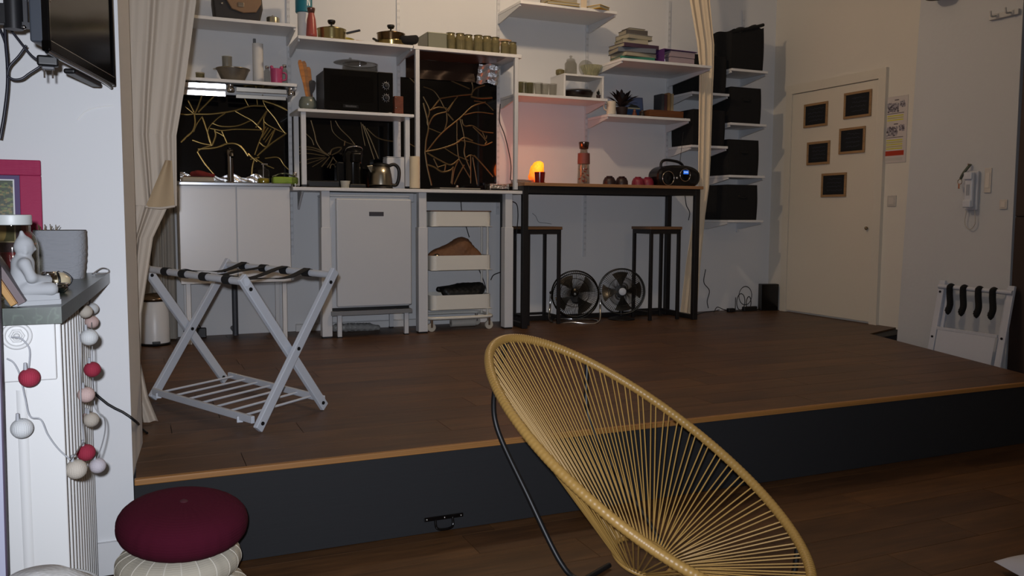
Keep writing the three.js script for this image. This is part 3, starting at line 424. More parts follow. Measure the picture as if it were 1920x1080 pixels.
{ const t = thing('foil_box', 'silver foil package lying by the right end of the worktop', 'package', [2.55, TOP + 0.0055, -6.12]); part(t, 'body', bx(-0.08, 0.085, 0, 0.05, -0.05, 0.05, 0.006), M(0xd5d7d9, 0.15, { metalness: 1, bumpMap: crumple, bumpScale: 0.004 })); part(t, 'label', bx(-0.07, 0.075, 0.0, 0.012, 0.05, 0.052), black); }
{ const t = thing('glass_trays', 'stack of shiny clear trays at the corner between worktop and bar table', 'tray', [2.735, 1.445, -6.06]); for (let i = 0; i < 3; i++) part(t, 'tray', bx(-0.07, 0.075, i * 0.009, i * 0.009 + 0.006, -0.06, 0.06, 0.002), M(0xd0d3d6, 0.1, { metalness: 0.9 })); }
// ---------- left shelves ----------
{
  const t = thing('handbag', 'dark leather handbag with tan flap on the upper left shelf', 'bag', [0.665, 2.486, -6.2]);
  const o = []; part(t, 'body', extr([[-0.14, 0.005], [-0.13, 0], [0.11, 0], [0.125, 0.008], [0.148, 0.1], [0.14, 0.22], [-0.15, 0.23], [-0.152, 0.12]], 0.14, 0.012), M(0x1b1615, 0.55));
  part(t, 'flap', extr([[-0.1, 0.232], [-0.085, 0.16], [-0.04, 0.085], [0.03, 0.065], [0.11, 0.075], [0.142, 0.13], [0.142, 0.225]], 0.02, 0.006).translate(0, 0, 0.075), M(0x7d6146, 0.6));
  part(t, 'clasp', bx(-0.005, 0.035, 0.095, 0.125, 0.086, 0.094, 0.004), M(0xa39684, 0.3, { metalness: 0.9 })); part(t, 'stud', ball(0.009, -0.105, 0.11, 0.07), M(0xb8b4ac, 0.25, { metalness: 0.9 }));
  part(t, 'strap', tube([[-0.13, 0.22, 0], [-0.09, 0.36, 0.02], [0.08, 0.36, 0.02], [0.13, 0.22, 0]], 0.009), M(0x1b1615, 0.55));
}
{ const t = thing('canister', 'small ribbed silver canister beside the handbag', 'canister', [0.9, 2.486, -6.2]); part(t, 'body', lathe([[0, 0], [0.042, 0], [0.044, 0.004], [0.044, 0.058], [0.04, 0.064], [0, 0.064]], 28), M(0xb4b09c, 0.25, { metalness: 0.85 })); part(t, 'knob', ball(0.008, 0, 0.073, 0), chrome); }
single('hook_clip', bx(-0.006, 0.006, 0, 0.045, -0.006, 0.006, 0.003), black, 'small black clip hanging beside the curtain over the upper left shelf', 'clip', [0.31, 2.49, -6.3]);
{ const t = thing('clear_jar', 'tall frosted beaker behind the strainer on the left shelf', 'jar', [0.6, 2.087, -6.3]); part(t, 'beaker', lathe([[0, 0.001], [0.03, 0.001], [0.034, 0.19], [0.031, 0.19], [0.027, 0.004], [0, 0.004]], 24), M(0xa9a79c, 0.25, { transmission: 0.6, thickness: 0 })); part(t, 'rim', new THREE.TorusGeometry(0.033, 0.002, 6, 24).rotateX(Math.PI / 2).translate(0, 0.19, 0), M(0xa9a79c, 0.25)); }
{ const t = thing('small_jar', 'small clear jar left of the strainer', 'jar', [0.415, 2.087, -6.2]); part(t, 'jar', lathe([[0, 0.001], [0.026, 0.001], [0.028, 0.005], [0.028, 0.045], [0.025, 0.045], [0.025, 0.005], [0, 0.004]], 22), jarMat); part(t, 'lid', cyl(0.029, 0.029, 0.008, 22).translate(0, 0.046, 0), M(0x9a917c, 0.4)); }
single('jar_lid', lathe([[0, 0], [0.034, 0], [0.036, 0.003], [0.036, 0.011], [0.03, 0.014], [0, 0.014]], 26), M(0x1d2c36, 0.4), 'flat dark blue lid between small jar and strainer', 'lid', [0.488, 2.087, -6.18]);
{
  const t = thing('strainer', 'grey conical metal strainer bowl on the left shelf', 'strainer', [0.622, 2.087, -6.15]);
  part(t, 'bowl', lathe([[0, 0.001], [0.06, 0.001], [0.075, 0.012], [0.108, 0.082], [0.105, 0.082], [0.072, 0.015], [0.058, 0.004], [0, 0.004]], 36), M(0x807a70, 0.4, { metalness: 0.7 }));
  part(t, 'rim', new THREE.TorusGeometry(0.109, 0.004, 8, 40).rotateX(Math.PI / 2).translate(0, 0.083, 0), steel); part(t, 'hook', tube([[-0.105, 0.083, 0], [-0.125, 0.078, 0], [-0.11, 0.07, 0]], 0.003), steel);
}
{ const t = thing('paper_tube', 'tall white paper tube standing on the left shelf', 'tube', [0.8, 2.087, -6.25]); part(t, 'tube', cyl(0.036, 0.036, 0.285, 28), M(0xcfcdc8, 0.8)); part(t, 'cap', bx(-0.03, -0.012, 0.285, 0.318, -0.01, 0.01, 0.003), M(0x5a5c5e, 0.5)); }
{
  const t = thing('pink_mug', 'pink mug shaped with two small ears on the left shelf', 'mug', [0.905, 2.087, -6.12]);
  part(t, 'body', lathe([[0, 0.001], [0.034, 0.001], [0.038, 0.01], [0.041, 0.1], [0.038, 0.102], [0.034, 0.012], [0, 0.008]], 28), M(0xa8406a, 0.35));
  for (const s of [-1, 1]) part(t, 'ear', blob([[s * 0.03, 0.1, 0.01, s * 0.033, 0.11, 0.01, 0.012, 0.012]], [s * 0.03, 0.105, 0.01], 0.03, 20, 0.004), M(0xa8406a, 0.35)); part(t, 'handle', tube([[0.037, 0.08, 0], [0.062, 0.075, 0], [0.062, 0.035, 0], [0.037, 0.025, 0]], 0.006), M(0xa8406a, 0.35));
}
[[0.845, -6.14, 0.12, 'narrow clear bottle left of the pink mug'], [0.965, -6.16, 0.14, 'clear jar with shiny lid right of the pink mug'], [0.945, -6.27, 0.1, 'clear glass behind the pink mug']].forEach(([x, z, h, l]) => { const t = thing('clear_bottle', l, 'bottle', [x, 2.087, z]); part(t, 'glass', lathe([[0, 0.001], [0.019, 0.001], [0.021, 0.005], [0.021, h * 0.7], [0.012, h * 0.82], [0.012, h * 0.9]], 18), glass); part(t, 'cap', lathe([[0, h], [0.014, h], [0.014, h * 0.88], [0, h * 0.88]], 16), chrome); });
// ---------- right shelves ----------
const coverMat = [];
function book(name, label, w, h, d, col, pos, turn, group, upright) {       // pages between two boards, spine at the back
  const t = thing(name, label, 'book', pos, turn, group), c = M(col, 0.6);
  part(t, 'cover', [bx(-w / 2, w / 2, 0, 0.003, -d / 2, d / 2), bx(-w / 2, w / 2, h - 0.003, h, -d / 2, d / 2), bx(-w / 2, w / 2, 0.003, h - 0.003, -d / 2, -d / 2 + 0.004)], c);
  part(t, 'pages', bx(-w / 2 + 0.004, w / 2 - 0.004, 0.003, h - 0.003, -d / 2 + 0.004, d / 2 - 0.004), M(0x96907f, 0.9));
  if (upright) t.rotation.set(0, turn, Math.PI / 2, 'YXZ'); return t;
}
[[0.3, 0.034, 0.2, 0x2c6e5c, 3.05, 'teal-edged book at the bottom of the stack'], [0.3, 0.033, 0.21, 0x6d5d50, 0.1, 'brown book second from the bottom of the stack'], [0.32, 0.034, 0.21, 0x5d6470, 3.0, 'grey blue book in the lower half of the stack'],
  [0.33, 0.03, 0.22, 0x3f2c3f, 3.2, 'dark plum book in the middle of the stack'], [0.22, 0.04, 0.17, 0x8f8a66, -0.15, 'cream paperback above the dark plum book'], [0.24, 0.036, 0.17, 0x7d7a74, 0.12, 'grey paperback near the top of the stack'], [0.19, 0.036, 0.14, 0x4b4744, 3.08, 'small dark book on top of the stack'], [0.15, 0.016, 0.11, 0x6f6b66, 0.05, 'thin booklet crowning the book stack']]
  .reduce((y, [w, h, d, c, a, l]) => { book('book', l, w, h, d, c, [3.655 + (a > 2 ? a - 3.1 : a) * 0.08, y, -5.97], a, 'books stacked flat on the deep shelf'); return y + h + 0.0005; }, 2.4085);
{
  const t = thing('ring_binder', 'thick purple ring binder lying on the deep shelf', 'binder', [4.0, 2.4085, -5.95], 0.06);
  part(t, 'cover', [bx(-0.16, 0.16, 0, 0.004, -0.13, 0.13), bx(-0.16, 0.165, 0.1, 0.105, -0.13, 0.13), bx(-0.162, -0.157, 0, 0.105, -0.13, 0.13)], M(0x4d2c62, 0.45));
  part(t, 'pages', [bx(-0.085, 0.15, 0.004, 0.05, -0.12, 0.115), bx(-0.09, 0.15, 0.053, 0.097, -0.12, 0.12)], M(0x9a8a90, 0.9)); part(t, 'ring', tube([[-0.13, 0.006, 0.1], [-0.135, 0.05, 0.1], [-0.1, 0.075, 0.1], [-0.06, 0.05, 0.1], [-0.07, 0.006, 0.1]], 0.004), chrome);
}
[['yellow paperback lying at the front of the highest shelf', 0xc9a022, 3.33, -5.99, 0.14, 0.5, 0.026], ['dark book lying at the front of the highest shelf', 0x4a3128, 3.02, -6.02, 0.24, 0.08, 0.045], ['cream book under the dark book on the highest shelf', 0xb49a52, 3.02, -6.01, 0.27, -0.04, 0.022], ['pale book at the right end of the highest shelf', 0x97876e, 3.42, -6.12, 0.12, -0.1, 0.05]]
  .forEach(([l, c, x, z, w, a, h], i) => book('shelf_book', l, w, h, 0.16, c, [x, 2.7905 + (i === 1 ? 0.0225 : 0), z], a, 'books on the highest shelf'));
single('price_card', bx(-0.025, 0.025, 0, 0.07, -0.004, 0.004, 0.001), M(0xc9b9a0, 0.8), 'small cream card standing between the books on the highest shelf', 'card', [3.2, 2.7905, -5.955]);
{ // riser with glassware
  const t = thing('small_riser', 'little white bench-like riser on the glass shelf', 'riser', [3.28, 2.129, -6.2]);
  part(t, 'board', bx(-0.18, 0.18, 0.165, 0.18, -0.12, 0.12, 0.002), white); for (const x of [-0.172, 0.172]) part(t, 'leg', bx(x - 0.008, x + 0.008, 0, 0.165, -0.12, 0.12, 0.002), white);
}
{ const t = thing('apothecary_jar', 'clear glass jar with a knobbed lid on the little riser', 'jar', [3.2, 2.3095, -6.16]); part(t, 'jar', lathe([[0, 0.001], [0.045, 0.001], [0.05, 0.008], [0.05, 0.09], [0.035, 0.11], [0.035, 0.116], [0.032, 0.116], [0.032, 0.11], [0.046, 0.088], [0.046, 0.009], [0, 0.005]], 28), glass); part(t, 'lid', lathe([[0.038, 0.117], [0.03, 0.128], [0.01, 0.132], [0.008, 0.14], [0.014, 0.15], [0, 0.158]], 22), glass); }
{ const t = thing('glass_bowl', 'pale ribbed glass bowl at the right of the little riser', 'bowl', [3.38, 2.3095, -6.15]); part(t, 'bowl', bowlGeo(0.09, 0.085, 0.005, 0.5), M(0xdddcc4, 0.15, { transmission: 0.8, thickness: 0 })); const rb = []; for (let i = 0; i < 24; i++) { const a = i / 24 * 6.283; rb.push(rod([0.05 * Math.cos(a), 0.01, 0.05 * Math.sin(a)], [0.09 * Math.cos(a), 0.082, 0.09 * Math.sin(a)], 0.0025, 5)); } part(t, 'ribs', rb, M(0xa9a88c, 0.2)); }
{ const t = thing('glass_plate', 'round glass plate standing behind the ribbed bowl', 'plate', [3.39, 2.3095, -6.25]); part(t, 'plate', lathe([[0, 0], [0.055, 0], [0.075, 0.006], [0.075, 0.009], [0.054, 0.004], [0, 0.004]], 32).rotateX(Math.PI / 2 - 0.2).translate(0, 0.076, 0), glass); part(t, 'stand', [rod([-0.02, 0.003, 0], [-0.02, 0.05, -0.02], 0.003), rod([0.02, 0.003, 0], [0.02, 0.05, -0.02], 0.003), rod([-0.02, 0.003, 0.02], [0.02, 0.003, 0.02], 0.003)], chrome); }
{ const t = thing('glass_dish', 'low clear glass dish at the left end of the little riser', 'dish', [3.125, 2.3095, -6.2]); part(t, 'dish', bowlGeo(0.035, 0.04, 0.003, 0.8), jarMat); part(t, 'lid', lathe([[0.036, 0.041], [0.02, 0.05], [0, 0.052]], 20), jarMat); }
const tumbler = thing('drinking_glass', 'first clear tumbler of the row behind the white post', 'glass', [2.76, 2.129, -6.12], 0, 'tumblers on the glass shelf');
part(tumbler, 'glass', lathe([[0, 0.001], [0.028, 0.001], [0.03, 0.004], [0.034, 0.095], [0.0315, 0.095], [0.027, 0.012], [0, 0.01]], 24), glass); part(tumbler, 'base', cyl(0.027, 0.0275, 0.008, 20).translate(0, 0.0015, 0), glass);
['second clear tumbler of the row', 'third clear tumbler of the row', 'fourth clear tumbler of the row', 'fifth clear tumbler, rightmost of the row'].forEach((l, i) => copy(tumbler, [2.832 + i * 0.062, 2.129, -6.13 + 0.02 * (i % 2)], l));
['left olive glass behind the tumblers', 'right olive glass behind the tumblers'].forEach((l, i) => { const t = thing('olive_glass', l, 'glass', [2.79 + i * 0.085, 2.129, -6.25], 0, 'olive glasses behind the tumblers'); part(t, 'glass', lathe([[0, 0.001], [0.03, 0.001], [0.036, 0.11], [0.0335, 0.11], [0.028, 0.006], [0, 0.005]], 22), smoke); part(t, 'rim', new THREE.TorusGeometry(0.0348, 0.0016, 6, 24).rotateX(Math.PI / 2).translate(0, 0.11, 0), smoke); });
{ const t = thing('dark_bowl', 'wide dark lacquer bowl beneath the little riser', 'bowl', [3.27, 2.129, -6.17]); part(t, 'bowl', bowlGeo(0.125, 0.052, 0.005, 0.7), M(0x170c0b, 0.3)); part(t, 'rim_plate', lathe([[0, 0.058], [0.105, 0.058], [0.112, 0.066], [0.11, 0.068], [0.1, 0.062], [0, 0.062]], 32), M(0x938a80, 0.5)); }
function leafy(name, label, pos, n, len, w, cols, pot, spread = 1) {
  const t = thing(name, label, 'plant', pos); if (pot) part(t, 'pot', lathe(pot[0], 24), pot[1]);
  const y0 = pot ? pot[2] : 0, mats = cols.map(c => M(c, 0.6));
  for (let i = 0; i < n; i++) { const a = i * 2.4, e = 0.5 + 0.9 * rnd(), L = len * (0.7 + 0.5 * rnd()), r = spread * Math.cos(e);
    part(t, 'leaf', grid(4, 6, (u, v) => { const q = (u - 0.5) * w * Math.sin(Math.PI * (0.12 + 0.88 * v)), R = L * v * r, Y = y0 + L * v * Math.sin(e) - 0.3 * L * v * v; return [R * Math.cos(a) - q * Math.sin(a), Y + 0.15 * Math.abs(q), R * Math.sin(a) + q * Math.cos(a)]; }), mats[i % mats.length]); }
  return t;
}
leafy('dark_plant', 'small dark plant at the right end of the glass shelf', [3.415, 2.129, -6.03 - 0.06], 14, 0.07, 0.018, [0x141f12, 0x1c1512], [[[0, 0], [0.014, 0], [0.018, 0.03], [0.016, 0.03], [0, 0.026]], M(0x2a1714, 0.6), 0.026], 0.4);
leafy('red_dark_plant', 'bushy dark purple-brown plant right of the white mug', [3.7, 2.011, -6.2], 40, 0.19, 0.042, [0x1f1210, 0x2a1815, 0x170e0e], [[[0, 0], [0.04, 0], [0.05, 0.08], [0.046, 0.08], [0, 0.07]], M(0x24130f, 0.7), 0.075]);
{ const t = thing('white_mug', 'white mug at the left end of the plant shelf', 'mug', [3.535, 2.011, -6.09]); part(t, 'body', lathe([[0, 0.001], [0.036, 0.001], [0.038, 0.005], [0.038, 0.105], [0.035, 0.105], [0.034, 0.008], [0, 0.006]], 28), M(0xc8bfae, 0.25)); part(t, 'handle', tube([[-0.037, 0.088, 0], [-0.062, 0.082, 0], [-0.064, 0.045, 0], [-0.037, 0.03, 0]], 0.006), M(0xc8bfae, 0.25)); }
{ const t = thing('picture', 'small blue landscape picture leaning behind the plant shelf items', 'picture', [3.885, 2.012, -6.3]); part(t, 'frame', bx(-0.095, 0.095, 0, 0.19, -0.008, 0.003, 0.002).rotateX(-0.15), M(0x5b5f74, 0.5));
  part(t, 'print', new THREE.PlaneGeometry(0.17, 0.17).translate(0, 0.095, 0.004).rotateX(-0.15), M(null, 0.4, { map: canvasTex(128, 128, (c) => { c.fillStyle = '#5d6a8a'; c.fillRect(0, 0, 128, 128); c.fillStyle = '#2c3028'; c.beginPath(); c.moveTo(20, 60); c.lineTo(45, 40); c.lineTo(85, 46); c.lineTo(110, 60); c.fill(); c.fillStyle = '#c3b888'; c.fillRect(18, 62, 92, 7); c.fillStyle = '#23466e'; c.fillRect(0, 74, 128, 34); c.fillStyle = '#3a2a24'; c.fillRect(0, 108, 128, 20); }) })); }
['left small brown figurine in front of the blue picture', 'right small dark figurine in front of the blue picture'].forEach((l, i) => { const t = thing('figurine', l, 'figurine', [3.78 + i * 0.075, 2.011, -6.13], 0, 'figurines on the plant shelf'); part(t, 'body', lathe([[0, 0.001], [0.02, 0.001], [0.022, 0.01], [0.015, 0.035], [0.01, 0.04]], 16), M(i ? 0x221a1c : 0x5d3020, 0.6)); part(t, 'head', ball(0.012, 0, 0.048, 0), M(i ? 0x4a3a30 : 0x7a4a34, 0.6)); });
{ const t = thing('wooden_crate', 'shallow brown wooden crate at the right of the plant shelf', 'crate', [4.06, 2.011, -6.16]); const wd = woodC(0x8a5a34, 0.6); part(t, 'base', bx(-0.16, 0.165, 0, 0.008, -0.08, 0.08), wd); for (const z of [-0.08, 0.072]) part(t, 'side_board', bx(-0.165, 0.168, 0, 0.06, z, z + 0.008, 0.001), wd); for (const x of [-0.165, 0.16]) part(t, 'end_board', bx(x, x + 0.008, 0, 0.06, -0.072, 0.072, 0.001), wd); }
[[0x33353a, 4.035, 0.19, 'dark upright book in the wooden crate'], [0x4a2a2c, 4.062, 0.185, 'maroon upright book in the wooden crate'], [0x8a6a44, 4.095, 0.2, 'tan upright book in the wooden crate'], [0x97876a, 4.128, 0.195, 'beige upright book, rightmost in the crate']].forEach(([c, x, h, l]) => { const t = thing('upright_book', l, 'book', [x, 2.0195, -6.16], 0, 'upright books in the wooden crate'); part(t, 'cover', [bx(-0.0125, -0.01, 0, h, -0.06, 0.06), bx(0.01, 0.0125, 0, h, -0.06, 0.06), bx(-0.01, 0.01, 0, h, 0.057, 0.06)], M(c, 0.6)); part(t, 'pages', bx(-0.0098, 0.0098, 0.002, h - 0.004, -0.058, 0.056), M(0xa89c86, 0.9)); });
// ---------- bar table, stools, fans ----------
{
  const t = thing('bar_table', 'tall bar table with wooden top and black square-tube frame', 'table', [3.48, PT, -6.13]);
  part(t, 'tabletop', bx(-0.805, 0.825, 1.088, 1.113, -0.22, 0.25, 0.003), woodC(0xd3a880, 0.4));
  for (const [x, z] of [[-0.785, 0.21], [0.785, 0.21], [-0.785, -0.2], [0.785, -0.2]]) part(t, 'leg', bx(x - 0.022, x + 0.022, 0, 1.088, z - 0.02, z + 0.02, 0.002), blackMetal);
  part(t, 'rail', bx(-0.763, 0.763, 1.035, 1.088, 0.19, 0.23, 0.002), blackMetal); part(t, 'rail', bx(-0.763, 0.763, 1.035, 1.088, -0.22, -0.18, 0.002), blackMetal);
  for (const x of [-0.785, 0.785]) { part(t, 'side_rail', bx(x - 0.02, x + 0.02, 1.04, 1.087, -0.18, 0.19, 0.002), blackMetal); part(t, 'floor_rail', bx(x - 0.02, x + 0.02, 0.005, 0.04, -0.18, 0.19, 0.002), blackMetal); }
  part(t, 'floor_rail', bx(-0.763, 0.763, 0.005, 0.04, -0.22, -0.18, 0.002), blackMetal);
}
const stool = thing('bar_stool', 'left black bar stool with wooden seat behind the table leg', 'stool', [2.93, PT, -6.2], 0, 'bar stools under the table');
part(stool, 'seat', bx(-0.155, 0.155, 0.755, 0.778, -0.15, 0.15, 0.003), woodC(0x9a7c60, 0.45));
for (const [x, z] of [[-0.135, 0.13], [0.135, 0.13], [-0.135, -0.13], [0.135, -0.13]]) part(stool, 'leg', bx(x - 0.0125, x + 0.0125, 0, 0.73, z - 0.0125, z + 0.0125, 0.0015), blackMetal);
for (const s of [-1, 1]) { part(stool, 'seat_rail', bx(-0.147, 0.147, 0.72, 0.754, s * 0.13 - 0.0125, s * 0.13 + 0.0125), blackMetal); part(stool, 'seat_rail', bx(s * 0.135 - 0.0125, s * 0.135 + 0.0125, 0.72, 0.754, -0.118, 0.118), blackMetal); part(stool, 'footrest', bx(s * 0.135 - 0.01, s * 0.135 + 0.01, 0.05, 0.07, -0.118, 0.118), blackMetal); }
part(stool, 'footrest', bx(-0.122, 0.122, 0.05, 0.07, -0.14, -0.12), blackMetal);
copy(stool, [4.01, PT, -6.12], 'right black bar stool with wooden seat by the stereo end');
function fan(label, pos, turn, tilt, bright, kind) {
  const t = thing('floor_fan', label, 'fan', pos, turn, 'metal floor fans under the bar table'), R = 0.19, cy = 0.235;
  const Tm = new THREE.Matrix4().makeTranslation(0, cy, 0).multiply(new THREE.Matrix4().makeRotationX(-tilt)), at = g => g.applyMatrix4(Tm), cm = M(kind ? 0x35332f : 0x25231f, 0.25, { metalness: 0.9 });
  const cage = part(t, 'cage', [new THREE.TorusGeometry(R, 0.006, 8, 56), new THREE.TorusGeometry(R, 0.005, 8, 56).translate(0, 0, -0.09), new THREE.TorusGeometry(R * 0.62, 0.002, 6, 48).translate(0, 0, 0.035)].map(at), cm);
  const w = []; for (let i = 0; i < 72; i++) { const a = i / 72 * 6.283, c = Math.cos(a), s = Math.sin(a); w.push(rod([0.035 * c, 0.035 * s, 0.045], [R * 0.62 * c, R * 0.62 * s, 0.036], 0.0012, 4), rod([R * 0.62 * c, R * 0.62 * s, 0.036], [R * c, R * s, 0], 0.0012, 4), rod([R * c, R * s, 0], [R * c, R * s, -0.09], 0.0012, 4), rod([R * c, R * s, -0.09], [0.05 * c, 0.05 * s, -0.12], 0.0012, 4)); }
  part(cage, 'wires', w.map(at), cm); part(t, 'badge', at(lathe([[0, 0.012], [0.028, 0.01], [0.034, 0], [0, 0]], 24).rotateX(Math.PI / 2).translate(0, 0, 0.045)), bright ? M(0xb9c0c9, 0.35) : cm);
  part(t, 'motor', at(cyl(0.05, 0.045, 0.11, 24).rotateX(-Math.PI / 2).translate(0, 0, -0.1)), black);
  for (let i = 0; i < 4; i++) part(t, 'blade', at(grid(6, 6, (u, v) => { const a = (u - 0.5) * 0.9 * (0.5 + 0.5 * v), r = 0.04 + 0.125 * v; return [r * Math.cos(a), r * Math.sin(a), -0.02 + 0.05 * (u - 0.5)]; }).rotateZ(i * Math.PI / 2 + (kind ? 0.1 : 0.6))), M(0x55524c, 0.3, { metalness: 0.85 }));
  if (kind) { part(t, 'neck', rod([0, 0.02, -0.05], [0, 0.1, -0.05], 0.018), black); part(t, 'base', lathe([[0, 0], [0.11, 0], [0.112, 0.008], [0.06, 0.022], [0.02, 0.03], [0, 0.03]], 32), black); }
  else { part(t, 'yoke', tube([[-0.2, cy, -0.04], [-0.205, 0.12, -0.03], [-0.19, 0.01, 0.06], [0, 0.009, 0.09], [0.19, 0.01, 0.06], [0.205, 0.12, -0.03], [0.2, cy, -0.04]], 0.008), M(0xb7b7b7, 0.15, { metalness: 1 })); for (const s of [-1, 1]) part(t, 'clamp', ball(0.013, s * 0.2, cy, -0.04), black); part(t, 'foot_bar', tube([[-0.19, 0.008, 0.05], [-0.16, 0.008, -0.12], [0.16, 0.008, -0.12], [0.19, 0.008, 0.05]], 0.007), M(0xb7b7b7, 0.15, { metalness: 1 })); }
  return t;
}
fan('left metal fan on a chrome yoke, tilted upwards', [3.24, PT, -6.12], -0.55, 0.3, false, 0);
fan('right metal fan with bright centre badge facing the room', [3.7, PT, -6.15], -0.45, 0.05, true, 1);
// on the bar table
const BT = 1.4435;
{
  const t = thing('salt_lamp', 'glowing orange salt lamp on the bar table', 'lamp', [2.885, BT + 0.0, -6.13]);
  part(t, 'base', lathe([[0, 0], [0.055, 0], [0.057, 0.012], [0, 0.014]], 28), darkWood);
  const g = blob([[0.005, 0.05, 0, 0.02, 0.135, 0, 0.052, 0.042], [-0.03, 0.05, 0.01, -0.01, 0.11, 0, 0.035, 0.035], [0.03, 0.04, 0, 0.035, 0.15, 0.01, 0.03, 0.02]], [0, 0.09, 0], 0.12, 44, 0.008, 0.003);
  const p = g.attributes.position, col = new Float32Array(p.count * 3);
  const uv = g.attributes.uv; for (let i = 0; i < p.count; i++) uv.setXY(i, 0.5, Math.max(0, Math.min(1, (p.getY(i) - 0.01) / 0.18)));
  const salt = noiseTex(4, 64, (u, v) => { const k = v; return [255, 60 + 165 * Math.pow(k, 0.8), 10 + 40 * k * k]; });
  part(t, 'salt_block', g, M(0xff9a40, 0.6, { emissive: 0xffffff, emissiveMap: salt, emissiveIntensity: 0.75 }));
  const l = new THREE.PointLight(0xff6a2a, 0.22, 0, 2); l.position.set(2.885, BT + 0.13, -6.045); l.castShadow = true; l.shadow.radius = 5; scene.add(l);
}
{ const t = thing('red_candle_glass', 'dark red candle glass in front of the salt lamp', 'candle holder', [2.853, BT, -5.99]); const m = M(0x6a0f0c, 0.2); part(t, 'glass', lathe([[0, 0.001], [0.034, 0.001], [0.036, 0.005], [0.042, 0.085], [0.039, 0.085], [0.033, 0.02], [0, 0.018]], 26), m); part(t, 'saucer', lathe([[0, 0], [0.03, 0], [0.046, 0.006], [0.03, 0.001], [0, 0.001]], 24), m); }
{
  const t = thing('carafe', 'glass carafe with rosy sleeve and steel stopper on the bar table', 'bottle', [3.295, BT, -6.1]);
  part(t, 'glass', lathe([[0, 0.001], [0.048, 0.001], [0.052, 0.006], [0.048, 0.12], [0.045, 0.22], [0.03, 0.265], [0.03, 0.29], [0.027, 0.29], [0.027, 0.264], [0.042, 0.22], [0.047, 0.01], [0, 0.008]], 32), glass);
  part(t, 'sleeve', lathe([[0.0465, 0.165], [0.05, 0.165], [0.048, 0.25], [0.041, 0.25]], 32), M(0x6e3c34, 0.6)); part(t, 'stopper', lathe([[0, 0.34], [0.038, 0.34], [0.042, 0.335], [0.036, 0.285], [0, 0.28]], 28), M(0x6a5a55, 0.2, { metalness: 0.9 }));
  for (let i = 0; i < 16; i++) part(t, 'petal', blob([[0, 0, 0, 0.01 * Math.sin(i), 0.012, 0.004, 0.004, 0.006]], [0, 0.006, 0], 0.022, 14, 0.004).rotateX(i).translate(0.026 * Math.cos(i * 2.4), 0.02 + 0.0075 * i, 0.026 * Math.sin(i * 2.4)), M(i % 3 ? 0x9c4a3c : 0xb99a80, 0.7));
}
const cupM = [0x241012, 0x7a1f33];
[[3.505, -6.05, 0, 'leftmost dark brown tea cup upside down on the bar table'], [3.62, -6.05, 0, 'second dark brown tea cup upside down'], [3.775, -6.05, 1, 'left crimson tea cup upside down'], [3.868, -6.05, 1, 'right crimson tea cup upside down near the stereo'], [3.96, -6.19, 1, 'crimson cup tucked behind the stereo']].forEach(([x, z, c, l]) => {
  const t = thing('tea_cup', l, 'cup', [x, BT, z], 0, 'upturned tea cups on the bar table'), m = M(cupM[c], 0.45);
  part(t, 'cup', lathe([[0.05, 0], [0.053, 0.004], [0.05, 0.035], [0.036, 0.062], [0, 0.064], [0, 0.06], [0.034, 0.058], [0.047, 0.034], [0.05, 0]], 26), m); part(t, 'foot_ring', lathe([[0.018, 0.063], [0.026, 0.063], [0.025, 0.072], [0.02, 0.072], [0.018, 0.063]], 22), m);
});
{
  const t = thing('stereo', 'black portable stereo with carrying handle and blue display', 'radio', [4.113, BT, -6.03]);
  const o = []; for (let i = 0; i <= 40; i++) { const a = i / 40 * 2 * Math.PI, c = Math.cos(a), s = Math.sin(a); o.push([0.185 * Math.sign(c) * Math.pow(Math.abs(c), 0.75), 0.075 + 0.072 * Math.sign(s) * Math.pow(Math.abs(s), 0.75)]); }
  o.pop(); part(t, 'case', extr(o, 0.17, 0.025), M(0x0a0a0c, 0.28));
  for (const [x, r] of [[-0.115, 0.056], [0.05, 0.05]]) { const s = part(t, x < 0 ? 'speaker' : 'control_dial', lathe([[0, 0.004], [r * 0.8, 0.006], [r, 0.001], [0, 0]], 36).rotateX(Math.PI / 2).translate(x, x < 0 ? 0.062 : 0.09, 0.086), blackGloss); part(s, 'chrome_ring', new THREE.TorusGeometry(r, 0.0035, 8, 44).translate(x, x < 0 ? 0.062 : 0.09, 0.087), M(0xc9bfb4, 0.2, { metalness: 1 })); }
  part(t, 'speaker', lathe([[0, 0.004], [0.045, 0.006], [0.056, 0.001], [0, 0]], 36).rotateX(Math.PI / 2).translate(0.13, 0.07, 0.08), M(0x08080a, 0.6)); part(t, 'button', ball(0.011, -0.032, 0.065, 0.088), M(0xbfc3c6, 0.2, { metalness: 0.9 }));
  part(t, 'display', bx(0.028, 0.078, 0.098, 0.128, 0.092, 0.0945, 0.001), M(0x0a2a66, 0.3, { emissive: 0x2f7cff, emissiveIntensity: 0.65 }));
  part(t, 'display_digits', [0, 1, 2, 3].map(i => bx(0.033 + i * 0.011, 0.041 + i * 0.011, 0.108, 0.12, 0.0945, 0.0949)), M(0xbcd8ff, 0.3, { emissive: 0x9cc8ff, emissiveIntensity: 0.6 }));
  part(t, 'handle', tube([[-0.13, 0.13, 0], [-0.13, 0.19, 0], [-0.105, 0.212, 0], [-0.02, 0.213, 0], [0.06, 0.195, 0], [0.09, 0.165, 0], [0.1, 0.13, 0]], 0.0105, 10), black);
  part(t, 'aerial', rod([0.075, 0.14, -0.04], [0.125, 0.46, -0.06], 0.0018, 6), M(0x3a3a3c, 0.3, { metalness: 0.8 }));
}
